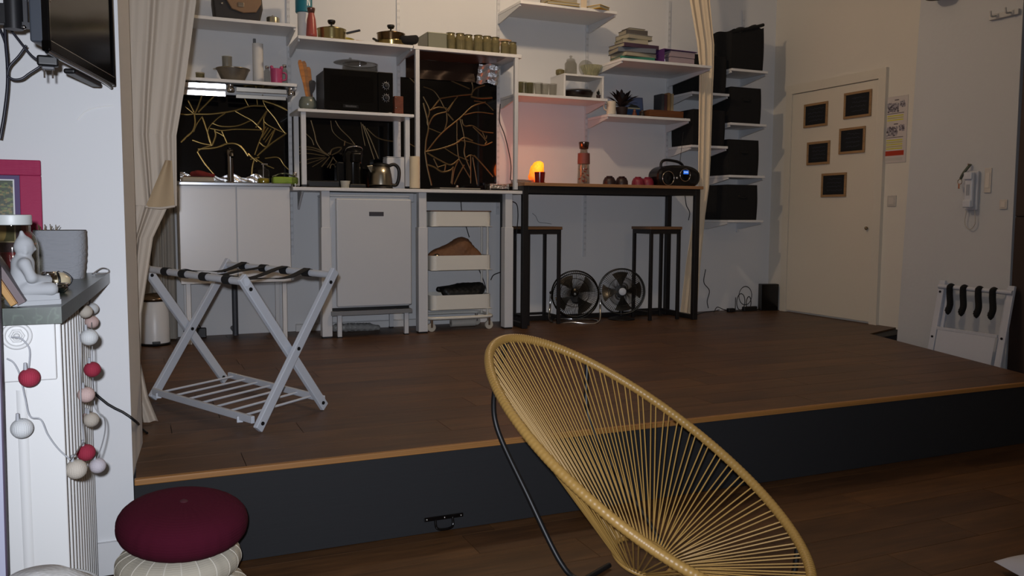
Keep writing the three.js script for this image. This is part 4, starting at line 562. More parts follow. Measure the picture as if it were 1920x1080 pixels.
// ---------- under the worktop ----------
{ const t = thing('fridge_stand', 'white metal stand with square legs under the fridge', 'stand', [1.51, PT, -6.14]); part(t, 'frame', [bx(-0.29, 0.29, 0.16, 0.19, 0.205, 0.235), bx(-0.29, 0.29, 0.16, 0.19, -0.235, -0.205), bx(-0.29, -0.26, 0.16, 0.19, -0.205, 0.205), bx(0.26, 0.29, 0.16, 0.19, -0.205, 0.205)], M(0x77797c, 0.4)); for (const [x, z] of [[-0.23, 0.2], [0.255, 0.2], [-0.23, -0.2], [0.255, -0.2]]) { part(t, 'leg', bx(x - 0.015, x + 0.015, 0.008, 0.16, z - 0.015, z + 0.015, 0.002), whiteMetal); part(t, 'foot', bx(x - 0.016, x + 0.016, 0, 0.008, z - 0.016, z + 0.016), black); } }
{
  const t = thing('fridge', 'small white under-counter fridge with dark recessed badge', 'fridge', [1.51, PT + 0.19, -6.14]);
  part(t, 'body', bx(-0.285, 0.285, 0.015, 0.8, -0.25, 0.185, 0.008), M(0xcdcfd1, 0.4)); part(t, 'door', bx(-0.25, 0.288, 0.03, 0.785, 0.19, 0.235, 0.009), M(0xc0c3c7, 0.35)); part(t, 'top', bx(-0.287, 0.287, 0.8, 0.815, -0.25, 0.2, 0.005), M(0xcdcfd1, 0.4));
  part(t, 'badge', bx(-0.02, 0.085, 0.665, 0.695, 0.234, 0.2375, 0.006), M(0x3b3a40, 0.4)); part(t, 'plinth', bx(-0.28, 0.28, 0.0, 0.02, -0.24, 0.19), black);
}
{
  const t = thing('trolley', 'cream three-tier metal trolley on castors beside the fridge', 'trolley', [2.21, PT, -6.14]);
  const bin = y => { const o = 0.24, d = 0.165, L = []; L.push(bx(-o, o, y, y + 0.004, -d, d, 0.001)); const s = new THREE.Shape(), h = new THREE.Path(), rr = (p, w, z, r) => { p.moveTo(-w + r, -z); p.lineTo(w - r, -z); p.quadraticCurveTo(w, -z, w, -z + r); p.lineTo(w, z - r); p.quadraticCurveTo(w, z, w - r, z); p.lineTo(-w + r, z); p.quadraticCurveTo(-w, z, -w, z - r); p.lineTo(-w, -z + r); p.quadraticCurveTo(-w, -z, -w + r, -z); }; rr(s, o, d, 0.05); rr(h, o - 0.003, d - 0.003, 0.048); s.holes.push(h); L.push(new THREE.ExtrudeGeometry(s, { depth: 0.11, bevelEnabled: false, curveSegments: 8 }).rotateX(-Math.PI / 2).translate(0, y, 0)); return L; };
  for (const y of [0.78, 0.455, 0.16]) part(t, 'tray', bin(y), creamMetal);
  part(t, 'wooden_rim', (() => { const L = []; for (const z of [-0.165, 0.155]) L.push(bx(-0.235, 0.235, 0.891, 0.898, z, z + 0.01, 0.002)); for (const x of [-0.24, 0.23]) L.push(bx(x, x + 0.01, 0.891, 0.898, -0.15, 0.15, 0.002)); return L; })(), woodC(0x8a6a50));
  for (const x of [-0.246, 0.246]) for (const z of [-0.06, 0.06]) part(t, 'post', rod([x, 0.1, z], [x, 0.885, z], 0.0085), creamMetal);
  part(t, 'base_frame', tube([[-0.22, 0.1, -0.15], [0.22, 0.1, -0.15], [0.255, 0.1, -0.12], [0.255, 0.1, 0.12], [0.22, 0.1, 0.15], [-0.22, 0.1, 0.15], [-0.255, 0.1, 0.12], [-0.255, 0.1, -0.12]], 0.012, 8, 90, true), creamMetal);
  for (const x of [-0.23, 0.23]) for (const z of [-0.13, 0.13]) { const c = part(t, 'castor', cyl(0.032, 0.032, 0.018, 20).rotateX(Math.PI / 2).translate(x, 0.032, z - 0.009), M(0xb9b4a8, 0.4)); part(c, 'fork', [bx(x - 0.008, x + 0.008, 0.03, 0.095, z + 0.01, z + 0.014), bx(x - 0.008, x + 0.008, 0.03, 0.095, z - 0.014, z - 0.01)], chrome); }
}
single('brown_bag', blob([[-0.15, 0.05, 0, 0.05, 0.12, 0.02, 0.055, 0.075], [0.05, 0.12, 0.02, 0.16, 0.05, 0, 0.075, 0.05], [-0.1, 0.04, 0.04, 0.14, 0.05, 0.05, 0.05, 0.06], [-0.19, 0.06, 0.02, -0.14, 0.07, 0.02, 0.02, 0.035]], [0, 0.07, 0], 0.27, 56, 0.014, 0.004), M(0x6d4a30, 0.75, { bumpMap: wallBump, bumpScale: 0.004 }), 'crumpled brown leather bag in the middle trolley tray', 'bag', [2.2, PT + 0.495, -6.12]);
single('steel_tin', ball(0.028, 0, 0.03, 0), steel, 'small shiny round tin left of the brown bag in the trolley', 'tin', [2.03, PT + 0.52, -6.03]);
single('black_bag', blob([[-0.12, 0.06, 0.03, 0.04, 0.05, 0.02, 0.035, 0.04], [0.0, 0.06, 0.0, 0.16, 0.07, 0, 0.05, 0.05], [-0.16, 0.07, -0.02, 0.05, 0.08, -0.02, 0.02, 0.03], [-0.1, 0.03, 0.04, 0.13, 0.03, 0.03, 0.03, 0.04]], [0, 0.06, 0], 0.25, 52, 0.01, 0.003), M(0x0b0d0d, 0.5), 'black bundle of bags in the lowest trolley tray', 'bag', [2.24, PT + 0.232, -6.12]);
{ const t = thing('plastic_roll', 'pale plastic roll lying under the trolley base', 'roll', [2.3, PT + 0.001, -6.2]); part(t, 'roll', cyl(0.03, 0.03, 0.2, 20).rotateZ(Math.PI / 2).translate(0.1, 0.03, 0), M(0xb7b4ac, 0.6)); part(t, 'core', cyl(0.012, 0.012, 0.204, 14).rotateZ(Math.PI / 2).translate(0.102, 0.03, 0), M(0x77756f, 0.7)); }
{ const t = thing('skirting_duct', 'white cable duct along the wall foot below the fridge', 'duct', [1.55, PT, -6.39]); part(t, 'duct', bx(-0.5, 0.45, 0.0, 0.05, 0, 0.025, 0.003), white); part(t, 'cover', bx(-0.5, 0.45, 0.051, 0.055, 0, 0.026, 0.002), white); }
single('plastic_bag', blob([[-0.15, 0.03, 0, 0.1, 0.025, 0, 0.03, 0.028], [-0.05, 0.035, 0.03, 0.16, 0.02, 0.02, 0.025, 0.02]], [0, 0.03, 0], 0.22, 44, 0.01, 0.005), M(0x8f8f8d, 0.4), 'grey crumpled plastic bag on the floor under the fridge', 'bag', [1.47, PT, -6.25]);
{
  const t = thing('pedal_bin', 'white metal pedal bin with steel lid left of the sink cabinet', 'bin', [0.085, PT, -6.08]);
  part(t, 'body', lathe([[0, 0.012], [0.09, 0.012], [0.093, 0.02], [0.093, 0.29], [0, 0.29]], 36), M(0xcbcccd, 0.35)); part(t, 'base', lathe([[0, 0], [0.095, 0], [0.095, 0.015], [0, 0.015]], 32), black);
  part(t, 'lid', lathe([[0, 0.345], [0.05, 0.338], [0.085, 0.315], [0.096, 0.292], [0, 0.292]], 36), M(0x6d5c4a, 0.25, { metalness: 0.8 })); part(t, 'pedal', bx(-0.02, 0.03, 0.02, 0.032, 0.09, 0.12, 0.004), black);
}
{ const t = thing('plug_adapter', 'black plug adapter on the floor by the sink cabinet', 'plug', [0.39, PT, -6.3]); part(t, 'body', bx(-0.03, 0.03, 0, 0.07, -0.02, 0.02, 0.006), black); part(t, 'lead', tube([[0, 0.06, 0.01], [-0.03, 0.1, 0.02], [-0.09, 0.09, 0.03], [-0.12, 0.05, 0.03]], 0.004, 6), cableMat); }
// ---------- white folding luggage rack in front ----------
function luggageRack(name, label, pos) { return thing(name, label, 'luggage rack', pos); }
{
  const t = luggageRack('luggage_rack', 'open white folding luggage rack with black straps on the platform', [0.39, PT, -3.98]);
  const L = (x, y, z) => [x - 0.39, y - PT, z + 3.98], ax = [0.373 / 0.868, 0, 0.784 / 0.868], rm = M(0xb9bec6, 0.5);
  const A = L(0.033, 0.345, -4.232), B = L(0.406, 0.345, -3.448), C = L(0.741, 0.345, -3.731), D = L(0.393, 0.345, -4.519), T1 = L(0.772, 0.93, -3.75), T2 = L(0.382, 0.93, -3.45), T3 = L(0.037, 0.942, -4.23), T4 = L(0.4, 0.942, -4.505), ext = (p, q) => q.map((v, i) => v + (v - p[i]) * 0.035);
  const sh = (p, k) => [p[0] + ax[0] * k, p[1], p[2] + ax[2] * k], lr = (a, b, s) => a.map((v, i) => v + (b[i] - v) * s);
  // the pair of crossed legs at each end: the outer leg and the inner one lie side by side
  for (const [p, q, k] of [[B, T1, 0.012], [C, T2, -0.014], [A, T4, 0.012], [D, T3, -0.014]]) { const leg = part(t, 'leg', beam(sh(p, k), sh(ext(p, q), k), 0.042, 0.022, [0.335, 0, -0.283], 0.004), rm); for (const s of k > 0 ? [0.04, 0.5, 0.95] : [0.04, 0.95]) { const c = sh(lr(p, q, s), k + 0.0115); part(leg, 'bolt', rod(c, sh(c, 0.003), 0.008, 12), black); } }
  part(t, 'top_bar', rod(T2, T3, 0.0155, 16), rm); part(t, 'top_bar', rod(T1, T4, 0.0155, 16), rm);
  const up = (p, h) => [p[0], p[1] + h, p[2]]; const b0 = up(lr(A, B, 0.03), 0.035), b1 = up(lr(A, B, 0.98), 0.035), d0 = up(lr(D, C, 0.03), 0.035), d1 = up(lr(D, C, 0.98), 0.035);
  part(t, 'bottom_rail', beam(b0, b1, 0.03, 0.016, [0, 1, 0], 0.003), rm); part(t, 'bottom_rail', beam(d0, d1, 0.03, 0.016, [0, 1, 0], 0.003), rm);
  for (let i = 0; i < 7; i++) { const s = 0.06 + i * 0.138; part(t, 'shelf_rod', rod(lr(b0, b1, s), lr(d0, d1, s), 0.0055, 8), rm); }
  for (const s of [0.88, 0.06]) part(t, 'peg', bx(-0.012, 0.012, -0.025, 0.0, -0.01, 0.01, 0.002).translate(...lr(b0, b1, s)), rm);
  for (const [s, e] of [[0.22, 0.2], [0.41, 0.4], [0.62, 0.6], [0.84, 0.8]]) {                   // the far end of each is at T3/T4
    const p = lr(T3, T2, s), q = lr(T4, T1, e), sag = 0.03, pts = []; for (let i = 0; i <= 14; i++) { const u = i / 14, c = lr(p, q, u); pts.push([c[0], c[1] + 0.017 - sag * Math.sin(u * Math.PI) + 0.006 * Math.sin(u * 9 + s * 20), c[2]]); }
    part(t, 'strap', [grid(1, 14, (u, v) => { const c = pts[Math.round(v * 14)], k = (u - 0.5) * 0.052; return [c[0] + ax[0] * k, c[1], c[2] + ax[2] * k]; }), grid(1, 14, (u, v) => { const c = pts[Math.round(v * 14)], k = (0.5 - u) * 0.052; return [c[0] + ax[0] * k, c[1] - 0.003, c[2] + ax[2] * k]; }), rod(sh(p, -0.026), sh(p, 0.026), 0.0185, 14), rod(sh(q, -0.026), sh(q, 0.026), 0.0185, 14)], blackFabric);
  }
}
// folded twin leaning on the partition
{
  const t = luggageRack('luggage_rack', 'folded white luggage rack with hanging black straps against the partition wall', [4.93, 0, -3.83]), rm = M(0xb4b7c0, 0.5);
  for (const z of [-0.245, 0.25]) { part(t, 'leg', beam([-0.12, 0, z], [0.02, 0.775, z], 0.045, 0.022, [0, 0, 1], 0.004), rm); part(t, 'leg', beam([-0.095, 0, z * 0.9], [0.045, 0.76, z * 0.9], 0.045, 0.022, [0, 0, 1], 0.004), rm); }
  part(t, 'top_bar', rod([0.0, 0.735, -0.26], [0.0, 0.735, 0.27], 0.015, 14), rm); part(t, 'bottom_rail', beam([-0.05, 0.46, -0.22], [-0.05, 0.46, 0.22], 0.02, 0.012, [0, 1, 0]), rm); part(t, 'panel', grid(1, 1, (u, v) => [-0.055 - 0.07 * (1 - v), 0.05 + 0.4 * v, -0.21 + 0.42 * u]), rm);
  for (const [z, y] of [[-0.245, 0.7], [-0.245, 0.4], [0.25, 0.45]]) part(t, 'bolt', rod([-0.12 + 0.14 * y / 0.775 - 0.012, y, z], [-0.12 + 0.14 * y / 0.775 - 0.016, y, z], 0.008, 10), black);
  for (const z of [-0.16, -0.06, 0.05, 0.15]) part(t, 'strap', [tube([[0.005, 0.74, z], [-0.017, 0.742, z], [-0.02, 0.7, z], [-0.024, 0.62, z + 0.01], [-0.03, 0.575, z]], 0.02, 8).scale(1, 1, 1), tube([[-0.022, 0.6, z - 0.012], [-0.03, 0.565, z], [-0.022, 0.6, z + 0.014]], 0.012, 8)], blackFabric);
}
// ---------- curtains ----------
const linen = M(0xb5a898, 0.95, { bumpMap: clothBump, bumpScale: 0.0006, side: THREE.DoubleSide }), linen2 = M(0xdccbb0, 0.95, { side: THREE.DoubleSide, bumpMap: clothBump, bumpScale: 0.0006 });
function drape(rows, folds, amp, nu = 120, nv = 90, ph = 0) {          // rows: [y, x left, x right, z], top to bottom
  return grid(nu, nv, (u, v) => { const s = v * (rows.length - 1), i = Math.min(rows.length - 2, Math.floor(s)), f = s - i, g = f * f * (3 - 2 * f), a = rows[i], b = rows[i + 1], r = a.map((q, k) => q + (b[k] - q) * g), q = u * folds * 6.283 + ph;
    return [r[1] + (r[2] - r[1]) * u + 0.006 * Math.sin(q * 0.5 + 1), r[0], r[3] + amp * Math.sin(q) + amp * 0.5 * Math.sin(q * 1.7 + v * 2)]; });
}
{
  const t = thing('curtain', 'long linen curtain gathered aside at the left edge of the kitchen', 'curtain', [0, PT, 0]), p = g => g.translate(0, -PT, 0);
  part(t, 'upper_drape', p(drape([[3.3, -0.1, 0.33, -3.62], [2.02, -0.1, 0.24, -3.62], [1.85, -0.1, 0.215, -3.62], [1.66, -0.1, 0.185, -3.62], [1.5, -0.09, 0.155, -3.62], [1.225, -0.06, 0.15, -3.62]], 5, 0.009)), linen);
  part(t, 'lower_drape', p(drape([[1.25, -0.11, 0.12, -3.66], [1.1, -0.11, 0.05, -3.66], [0.8, -0.12, 0.0, -3.68], [0.6, -0.12, -0.01, -3.7], [0.45, -0.12, 0.015, -3.72], [0.34, -0.12, 0.05, -3.76]], 4, 0.01)), linen);
  part(t, 'folded_flap', p(grid(16, 16, (u, v) => [0.03 + (0.105 - 0.08 * (1 - v)) * u + 0.075 * (1 - v), 1.4 - 0.18 * v, -3.585 + 0.012 * Math.sin(u * 5) + 0.006 * v])), M(0xa08a6c, 0.95, { side: THREE.DoubleSide }), 'browner turned-up flap'); part(t, 'hem', p(tube([[0.03, 1.222, -3.58], [0.08, 1.216, -3.575], [0.135, 1.224, -3.585]], 0.005, 6)), linen);
}
{ const t = thing('sink_skirt', 'plain grey curtain hanging below the sink end behind the bin', 'curtain', [0, PT, 0]); part(t, 'cloth', drape([[1.38, -0.02, 0.235, -6.2], [0.9, -0.02, 0.235, -6.2], [0.345, -0.02, 0.235, -6.2]], 7, 0.008, 90, 10).translate(0, -PT, 0), M(0x9a948a, 0.95, { side: THREE.DoubleSide })); part(t, 'rod', rod([-0.03, 1.055, -6.2], [0.24, 1.055, -6.2], 0.006), whiteMetal); }
{
  const t = thing('curtain', 'narrow cream curtain gathered in front of the right-hand shelves', 'curtain', [0, PT, 0]), p = g => g.translate(0, -PT, 0);
  part(t, 'drape', p(drape([[3.4, 4.1, 4.36, -5.97], [2.95, 4.19, 4.4, -5.98], [2.62, 4.27, 4.45, -5.98], [2.42, 4.302, 4.455, -5.985], [2.1, 4.305, 4.45, -5.985], [1.67, 4.31, 4.445, -5.985], [1.45, 4.325, 4.45, -6.0], [1.2, 4.33, 4.46, -6.06], [0.8, 4.335, 4.5, -6.16], [0.345, 4.34, 4.53, -6.24]], 3, 0.012, 70, 120)), linen2);
  part(t, 'hem', p(grid(40, 1, (u, v) => [4.34 + 0.19 * u, 0.335 + 0.012 * v, -6.24 + 0.014 * Math.sin(u * 19)])), linen2);
}
// ---------- mantelpiece at the left ----------
const MT = 1.005;
{
  const t = thing('mantelpiece', 'white fireplace surround with dark green marble top at the left', 'mantelpiece', [-0.45, 0, -2.5]), W = (x0, x1, y0, y1, z0, z1, r) => bx(x0 + 0.45, x1 + 0.45, y0, y1, z0 + 2.5, z1 + 2.5, r), pm = M(0xbdbdbb, 0.55);
  const marble = M(null, 0.28, { map: noiseTex(256, 256, (u, v) => { const a = vn(u * 6, v * 6, 6, 6), b = vn(u * 40 + a * 3, v * 40, 40, 40), k = Math.pow(Math.max(0, 1 - Math.abs(b - 0.5) * 6), 3); return [30 + 30 * a + 22 * k, 36 + 34 * a + 26 * k, 32 + 28 * a + 22 * k]; }) });
  part(t, 'mantel_top', prism([[-0.3, -0.54], [0.363, -0.54], [-0.147 + 0.45, -1.95 + 2.5], [-0.45, -1.95 + 2.5]], MT - 0.034, MT, 0.5), marble, 'dark green marble slab');
  part(t, 'body', prism([[-0.35, -0.53], [0.29, -0.53], [0.287, 0.5], [-0.35, 0.5]], 0, MT - 0.036, 1), pm);
  part(t, 'corner_block', W(-0.4, -0.163, 0.85, MT - 0.037, -2.02, -1.985, 0.003), pm); 
  const ro = part(t, 'rosette', [new THREE.TorusGeometry(0.024, 0.0045, 10, 36), new THREE.TorusGeometry(0.012, 0.003, 8, 6), ball(0.006, 0, 0, 0.002)].map(g => g.translate(-0.232 + 0.45, 0.945, -1.983 + 2.5)), pm);
  for (let i = 0; i < 3; i++) part(t, 'front_flute', tube([[-0.33 + i * 0.05 + 0.45, 0.02, 0.488], [-0.33 + i * 0.05 + 0.45, 0.83, 0.488]], 0.016, 12, 2), pm);
  for (let i = 0; i < 12; i++) part(t, 'side_reed', bx(0.284, 0.2965 + 0.0005 * i, 0.02, MT - 0.037, 0.484 - i * 0.086, 0.5 - i * 0.086, 0.003), pm);
}
// things on the mantel, near the camera
{
  const t = thing('statuette', 'pale grey seated meditating statuette holding a tealight on the mantel', 'statuette', [-0.206, MT, -2.03], 0.28); const st = M(0x8f9193, 0.85, { bumpMap: wallBump, bumpScale: 0.0015 });
  part(t, 'plinth', [extr([[-0.044, 0], [0.046, 0], [0.046, 0.008], [-0.044, 0.008]], 0.068, 0.002), extr([[-0.042, 0.0085], [0.044, 0.0085], [0.043, 0.02], [-0.041, 0.02]], 0.064, 0.003)], st);
  part(t, 'figure', blob([[-0.018, 0.03, 0, -0.016, 0.06, 0, 0.025, 0.021], [-0.016, 0.06, 0, -0.015, 0.085, 0, 0.021, 0.022], [-0.016, 0.084, 0.018, -0.016, 0.084, -0.018, 0.012, 0.012], [-0.014, 0.095, 0, -0.012, 0.108, 0, 0.0095, 0.01],
    [-0.012, 0.12, 0, -0.011, 0.124, 0, 0.0185, 0.018], [-0.008, 0.114, 0, -0.004, 0.112, 0, 0.0115, 0.009], [0.006, 0.119, 0, 0.008, 0.115, 0, 0.0022, 0.003], [-0.014, 0.141, 0, -0.015, 0.15, 0, 0.0065, 0.0035], [-0.012, 0.12, 0.016, -0.012, 0.108, 0.015, 0.003, 0.0025], [-0.012, 0.12, -0.016, -0.012, 0.108, -0.015, 0.003, 0.0025],
    [-0.016, 0.086, 0.026, -0.006, 0.057, 0.033, 0.011, 0.0095], [-0.006, 0.057, 0.033, 0.03, 0.05, 0.008, 0.009, 0.007], [-0.016, 0.086, -0.026, -0.006, 0.057, -0.033, 0.011, 0.0095], [-0.006, 0.057, -0.033, 0.03, 0.05, -0.008, 0.009, 0.007], [0.026, 0.049, 0.006, 0.032, 0.049, -0.006, 0.007, 0.007],
    [-0.012, 0.032, 0.02, 0.03, 0.032, 0.028, 0.015, 0.012], [0.03, 0.032, 0.028, 0.034, 0.028, -0.018, 0.012, 0.01], [-0.012, 0.032, -0.02, 0.03, 0.032, -0.028, 0.015, 0.012], [0.034, 0.028, -0.02, 0.036, 0.027, 0.014, 0.011, 0.01]], [0, 0.085, 0], 0.085, 84, 0.0024), st);
  part(t, 'tealight', lathe([[0, 0.056], [0.0125, 0.056], [0.0135, 0.066], [0, 0.065]], 20).translate(0.031, 0.001, 0), chrome);
}
{
  const t = thing('preserving_jar', 'large clear jar with white screw lid behind the statuette', 'jar', [-0.25, MT, -2.13]);
  part(t, 'glass', lathe([[0, 0.001], [0.046, 0.001], [0.05, 0.008], [0.05, 0.115], [0.045, 0.138], [0.036, 0.15], [0.036, 0.17], [0.0335, 0.17], [0.0335, 0.15], [0.043, 0.137], [0.0475, 0.114], [0.0475, 0.009], [0, 0.005]], 40), M(0xf4f2ea, 0.04, { transmission: 1, thickness: 0, ior: 1.5 }));
  part(t, 'lid', lathe([[0, 0.186], [0.037, 0.186], [0.0395, 0.184], [0.0395, 0.165], [0.037, 0.163], [0.037, 0.177], [0, 0.177]], 40), M(0xa9adab, 0.45));
}
{
  const t = thing('concrete_pot', 'broad grey concrete planter at the back of the mantel', 'planter', [-0.216, MT, -2.82]);
  const a = grid(56, 14, (u, v) => { const th = u * 6.283, c = Math.cos(th), s = Math.sin(th), e = 0.5, r = 1 + 0.05 * Math.sin(v * 3.1) + 0.012 * Math.sin(v * 40) * (c > 0.6 ? 1 : 0.2); return [0.068 * r * Math.sign(c) * Math.pow(Math.abs(c), e) + 0.008 * v, 0.14 * v, 0.06 * r * Math.sign(s) * Math.pow(Math.abs(s), e)]; });
  const cm = M(0x86888c, 0.9, { bumpMap: wallBump, bumpScale: 0.004, side: THREE.DoubleSide }); part(t, 'body', [a, bx(-0.06, 0.06, 0, 0.004, -0.05, 0.05)], cm);
  part(t, 'rim', grid(56, 2, (u, v) => { const th = u * 6.283, c = Math.cos(th), s = Math.sin(th); const k = 1 - 0.14 * v; return [0.068 * k * Math.sign(c) * Math.sqrt(Math.abs(c)) + 0.008, 0.1405 - 0.004 * v, 0.06 * k * Math.sign(s) * Math.sqrt(Math.abs(s))]; }), M(0x3d3835, 0.9)); part(t, 'soil', bx(-0.05, 0.066, 0.12, 0.134, -0.045, 0.045, 0.01), M(0x1d1814, 0.95));
  for (let i = 0; i < 9; i++) part(t, 'dry_stem', rod([-0.05 + 0.006 * i, 0.13, 0.02], [-0.055 + 0.008 * i + 0.01 * Math.sin(i * 3), 0.15 + 0.008 * Math.abs(Math.sin(i * 5)), 0.03], 0.0012, 5), M(0x6a5a40, 0.9));
}
{ const t = thing('shell_candle', 'striped cream and black rounded candle holder beside the planter', 'candle holder', [-0.192, MT, -2.42]); part(t, 'shell', lathe([[0, 0.001], [0.02, 0.001], [0.034, 0.015], [0.033, 0.028], [0.02, 0.04], [0, 0.044]], 32), M(0xb8ab8e, 0.25)); const L = []; for (let i = 0; i < 5; i++) L.push(tube(Array.from({ length: 9 }, (_, k) => { const v = k / 8 * 2.2 - 1.1; return [0.0345 * Math.cos(v) * Math.cos(i * 1.256), 0.022 + 0.022 * Math.sin(v), 0.0345 * Math.cos(v) * Math.sin(i * 1.256)]; }), 0.003, 6)); part(t, 'stripes', L, black); }
{ const t = thing('silver_candle_dish', 'small faceted silver dish in front of the striped candle holder', 'candle holder', [-0.18, MT, -2.28]); part(t, 'dish', new THREE.LatheGeometry([[0, 0.001], [0.018, 0.001], [0.026, 0.012], [0.024, 0.022], [0.02, 0.02], [0.018, 0.008], [0, 0.006]].map(p => new THREE.Vector2(...p)), 9).toNonIndexed(), M(0x9aa0aa, 0.12, { metalness: 1 })); part(t, 'rim', new THREE.TorusGeometry(0.024, 0.002, 6, 9).rotateX(Math.PI / 2).translate(0, 0.022, 0), chrome); }
{ // leaning books at the left of the statuette
  const t = thing('dark_red_book', 'dark red book leaning beside the statuette', 'book', [-0.217, MT + 0.004, -2.0]); const r = g => g.rotateZ(0.5); part(t, 'cover', r([bx(-0.008, -0.006, 0.004, 0.12, -0.04, 0.035), bx(0.006, 0.008, 0.004, 0.12, -0.04, 0.035), bx(-0.006, 0.006, 0.004, 0.12, 0.032, 0.035)].reduce((a, b) => merge([a, b]))), M(0x3a2226, 0.5)); part(t, 'pages', r(bx(-0.0058, 0.0058, 0.006, 0.118, -0.04, 0.0318)), M(0x8b8a8c, 0.8));
  const u = thing('wooden_block', 'orange wooden slat leaning in front of the dark red book', 'slat', [-0.23, MT + 0.003, -1.965]); part(u, 'slat', bx(-0.006, 0.006, 0.003, 0.085, -0.012, 0.012, 0.002).rotateZ(0.5), M(0x94703e, 0.7)); part(u, 'edge', bx(0.0062, 0.0075, 0.003, 0.085, -0.012, 0.012).rotateZ(0.5), M(0x8a6230, 0.6));
}
{ // pink frame with a small photo
  const t = thing('photo_frame', 'large magenta wooden frame with a small photo leaning on the wall', 'picture frame', [-0.405, MT, -2.985]); const pk = M(0x9c1f4c, 0.7, { bumpMap: woodTex, bumpScale: 0.001 }), tilt = g => g.rotateX(-0.1);
  part(t, 'backing', tilt(bx(-0.155, 0.135, 0.01, 0.345, -0.012, -0.004)), pk);
  for (const b of [[-0.155, 0.137, 0.305, 0.352], [-0.155, 0.137, 0, 0.07]]) part(t, 'frame_board', tilt(bx(...b, -0.004, 0.012, 0.003)), pk); for (const b of [[-0.155, -0.097, 0.07, 0.305], [0.079, 0.137, 0.07, 0.305]]) part(t, 'frame_board', tilt(bx(...b, -0.0045, 0.0115, 0.003)), pk);
  part(t, 'mount', tilt(bx(-0.097, 0.079, 0.07, 0.305, -0.004, 0.0)), M(0x54446a, 0.7)); part(t, 'border', tilt(bx(-0.066, 0.064, 0.1, 0.293, 0.0, 0.0015)), M(0xd0d0d0, 0.6));
  part(t, 'photo', tilt(new THREE.PlaneGeometry(0.122, 0.185).translate(-0.001, 0.1965, 0.0022)), M(null, 0.35, { map: canvasTex(96, 160, (c) => { c.fillStyle = '#36402a'; c.fillRect(0, 0, 96, 160); for (let i = 0; i < 260; i++) { c.fillStyle = ['#4a5a30', '#2a3320', '#66703c', '#7a6a3c'][i % 4]; c.fillRect(rnd() * 96, rnd() * 100, 7, 5); } c.fillStyle = '#6a7a80'; c.fillRect(26, 60, 12, 50); c.fillStyle = '#b9672a'; c.fillRect(22, 112, 26, 48); c.fillStyle = '#a8966a'; c.beginPath(); c.ellipse(66, 130, 14, 34, 0, 0, 7); c.fill(); }) }));
}
single('mantel_wire', tube([[-0.13, MT + 0.006, -2.88], [-0.105, MT + 0.018, -2.97], [-0.09, MT + 0.012, -3.0], [-0.088, MT + 0.005, -2.95], [-0.12, MT + 0.004, -2.86]], 0.0022, 6), M(0x8a8a8c, 0.5), 'thin grey wire looping behind the planter at the mantel corner', 'wire');
// string of cotton-ball lights
{
  const t = thing('string_lights', 'string of pink, red and white cotton-ball lights hung down the fireplace', 'string lights', [-0.13, 0.5, -2.1]), p = g => g.translate(0.13, -0.5, 2.1);
  const cb = [0xb9bbbb, 0x8a1c34, 0xa9a195, 0xb4aeb4, 0xb79e98].map(c => M(c, 0.8, { bumpMap: clothBump, bumpScale: 0.0012 }));
  for (const b of [...[[-0.208,0.865,-1.94,0.02,1.0],[-0.225,0.763,-1.94,0.021,0.0]], ...[[-0.136,0.646,-2.02,0.022,2.0],[-0.11,0.56,-2.35,0.02,3.0],[-0.129,0.622,-2.25,0.021,1.0],[-0.126,0.657,-2.45,0.02,2.0],[-0.135,0.652,-2.5,0.016,4.0],[-0.127,0.753,-2.3,0.02,4.0],[-0.114,0.806,-2.35,0.02,1.0],[-0.116,0.894,-2.3,0.021,0.0],[-0.128,0.885,-2.7,0.019,4.0],[-0.135,0.931,-2.55,0.018,2.0],[-0.132,0.908,-2.85,0.018,0.0]]]) { const k = part(t, 'cotton_ball', p(ball(b[3], b[0], b[1], b[2], 0.96, 24)), cb[b[4]]); part(k, 'socket', p(cyl(0.004, 0.003, 0.014, 8).translate(b[0] - b[3] * 0.3, b[1] + b[3] * 0.85, b[2] + 0.004)), wireMat); }
  for (const w of [[[-0.248,0.904,-1.955],[-0.238,0.897,-1.955],[-0.227,0.872,-1.955],[-0.219,0.823,-1.955],[-0.21,0.781,-1.955],[-0.194,0.776,-1.955],[-0.181,0.742,-1.955],[-0.163,0.71,-1.955],[-0.142,0.685,-1.955]], [[-0.239,0.947,-1.955],[-0.223,0.944,-1.955],[-0.209,0.926,-1.955],[-0.207,0.915,-1.955],[-0.21,0.882,-1.955]], [[-0.144,0.676,-1.99],[-0.138,0.673,-2.05],[-0.139,0.649,-2.2],[-0.133,0.653,-2.25],[-0.136,0.699,-2.25],[-0.136,0.789,-2.25],[-0.135,0.841,-2.25],[-0.133,0.892,-2.25],[-0.135,0.915,-2.25]], [[-0.11,0.578,-2.36],[-0.099,0.605,-2.4],[-0.093,0.635,-2.45],[-0.101,0.656,-2.5],[-0.116,0.669,-2.5],[-0.119,0.713,-2.5],[-0.116,0.788,-2.4],[-0.115,0.843,-2.4],[-0.124,0.873,-2.6],[-0.132,0.903,-2.8]]]) part(t, 'wire', p(tube(w, 0.0016, 6)), wireMat);
}
